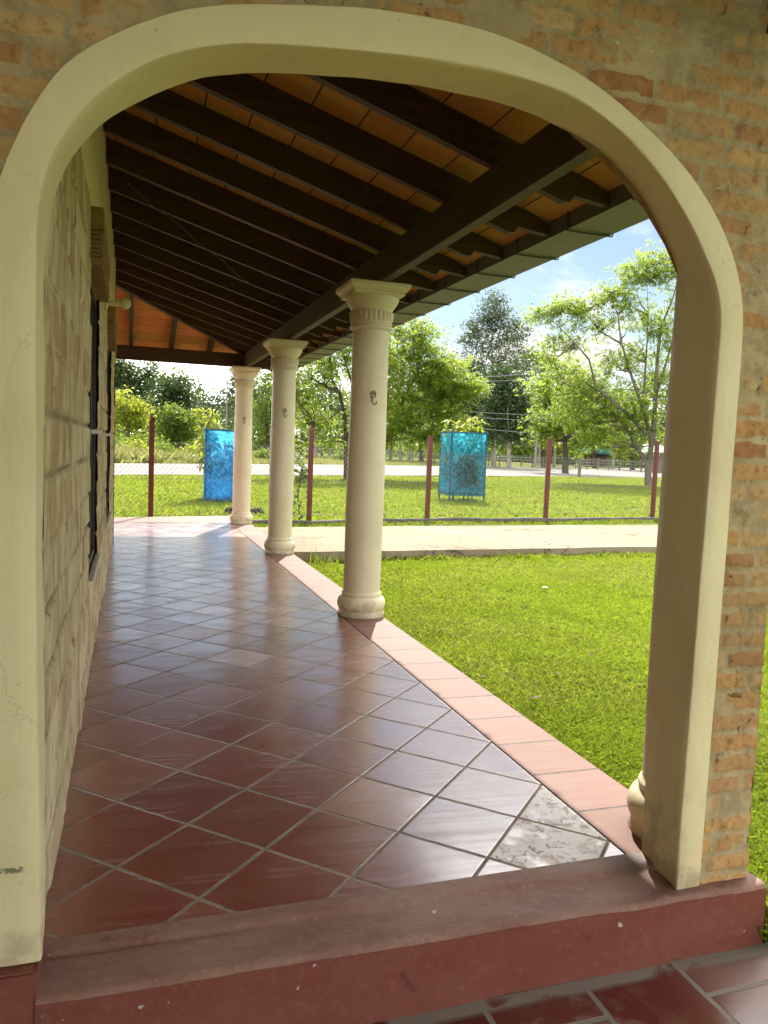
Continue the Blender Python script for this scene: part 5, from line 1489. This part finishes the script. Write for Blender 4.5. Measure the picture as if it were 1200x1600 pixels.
for k, (z0, z1) in enumerate(((13.2, 12.6), (12.2, 11.4), (9.6, 9.0))):
    A = np.array(at(150, 78)); B = np.array(at(480, 92)); A[2] = z0; B[2] = z1
    mb = MB(); mb.tube([A + (B - A) * q - np.array((0, 0, 1.0)) * 2.4 * q * (1 - q) for q in np.linspace(0, 1, 14)], .016, 5)
    tag(mb.build('overhead_cable', M['cable']), ['topmost cable in the sky left of the farthest column', 'second cable in the sky left of the farthest column', 'third, lowest cable in the sky left of the farthest column'][k], 'cable', 'overhead cables left')
# small buildings across the road
def shed(px, D, w_, dpt, h, wall_m, roof_m, lab, nm):
    X, Y, z = at(px, D); az = YAW + math.atan((px - 600) / FPX)
    root = thing(nm, lab, 'building', (X, Y, z), -az)
    mb = MB(); mb.box(-w_ / 2, w_ / 2, -dpt / 2, dpt / 2, -.3, h); mb.build('wall', wall_m, root)
    mb = MB(); mb.prism([(-dpt / 2 - .9, h + .02), (-dpt / 2 - .9, h + .12), (0, h + .95), (dpt / 2 + .4, h + .12), (dpt / 2 + .4, h + .02), (0, h + .82)], 'x', -w_ / 2 - .4, w_ / 2 + .4); mb.build('roof', roof_m, root)
    mb = MB(); mb.box(-.6, .5, -dpt / 2 - .03, -dpt / 2 - .004, 0, 2.1); d_ = mb.build('door', M['dark_metal'], root)
    mb = MB(); mb.box(w_ * .22, w_ * .40, -dpt / 2 - .03, -dpt / 2 - .004, 1.0, 2.0); mb.build('window', M['dark_metal'], root)
shed(926, 130, 3.4, 3.0, 2.0, M['red_paint'], M['teal_paint'], 'small red roadside shop under a teal roof behind the trees', 'shop')
shed(1056, 92, 7.0, 4.0, 2.2, M['grey_wood'], M['tin'], 'grey shed with a pale tin roof beside the arch pier', 'shed')
# wire and stake fence along the wood edge
root = thing('stake_fence', 'low weathered stake fence along the far side of the verge', 'fence', at(600, 88), 0)
base = np.array(at(600, 88)); prev = None; stakes = []
for px in range(590, 1060, 17):
    p = np.array(at(px, 90 + .01 * (px - 600))); stakes.append(p)
    mb = MB(); q = p - base; mb.box(q[0] - .06, q[0] + .06, q[1] - .06, q[1] + .06, q[2] - .2, q[2] + 1.25 + .15 * random.random(), .01); mb.build('stake', M['grey_wood'], root)
for hgt in (.5, .85, 1.15):
    mb = MB(); mb.tube([p - base + np.array((0, 0, hgt)) for p in stakes], .012, 4); mb.build('strand', M['wire'], root)
# dry leaves and a paper scrap lying about
n = 70; LXY = []
while len(LXY) < n:
    x, y = rng.uniform(2.0, 10), rng.uniform(3, 13)
    if x < .85 * y + .6: LXY.append((x, y))
LXY = np.array(LXY); onp = (LXY[:, 1] > 9.5 + .045 * LXY[:, 0]) & (LXY[:, 1] < 12.2 + .08 * LXY[:, 0])
C = np.column_stack([LXY, np.where(onp, -.043, -.145)])
Q = leaf_quads(C, .055, .5, 0.0); Q[:, :, 2] = C[:, None, 2] + (Q[:, :, 2] - C[:, None, 2]) * .22 + .006
tag(polys_mesh('fallen_leaves', Q, M['leaf_litter']), kind='stuff')
v = []; f = []
for i in range(7):
    for j in range(5):
        v.append(((i - 3) * .024 + rng.normal() * .003, (j - 2) * .016 + rng.normal() * .003, .02 + rng.random() * .022))
for i in range(6):
    for j in range(4): f.append((i * 5 + j, (i + 1) * 5 + j, (i + 1) * 5 + j + 1, i * 5 + j + 1))
mb = MB(); mb.add(v, f); o = mb.build('paper_scrap', M['white_paint']); o.scale = (.6, .6, .6); o.location = (4.18, 7.16, -.145); o.rotation_euler = (0, 0, .4)
tag(o, 'small crumpled white paper scrap lying in the middle of the lawn', 'litter')
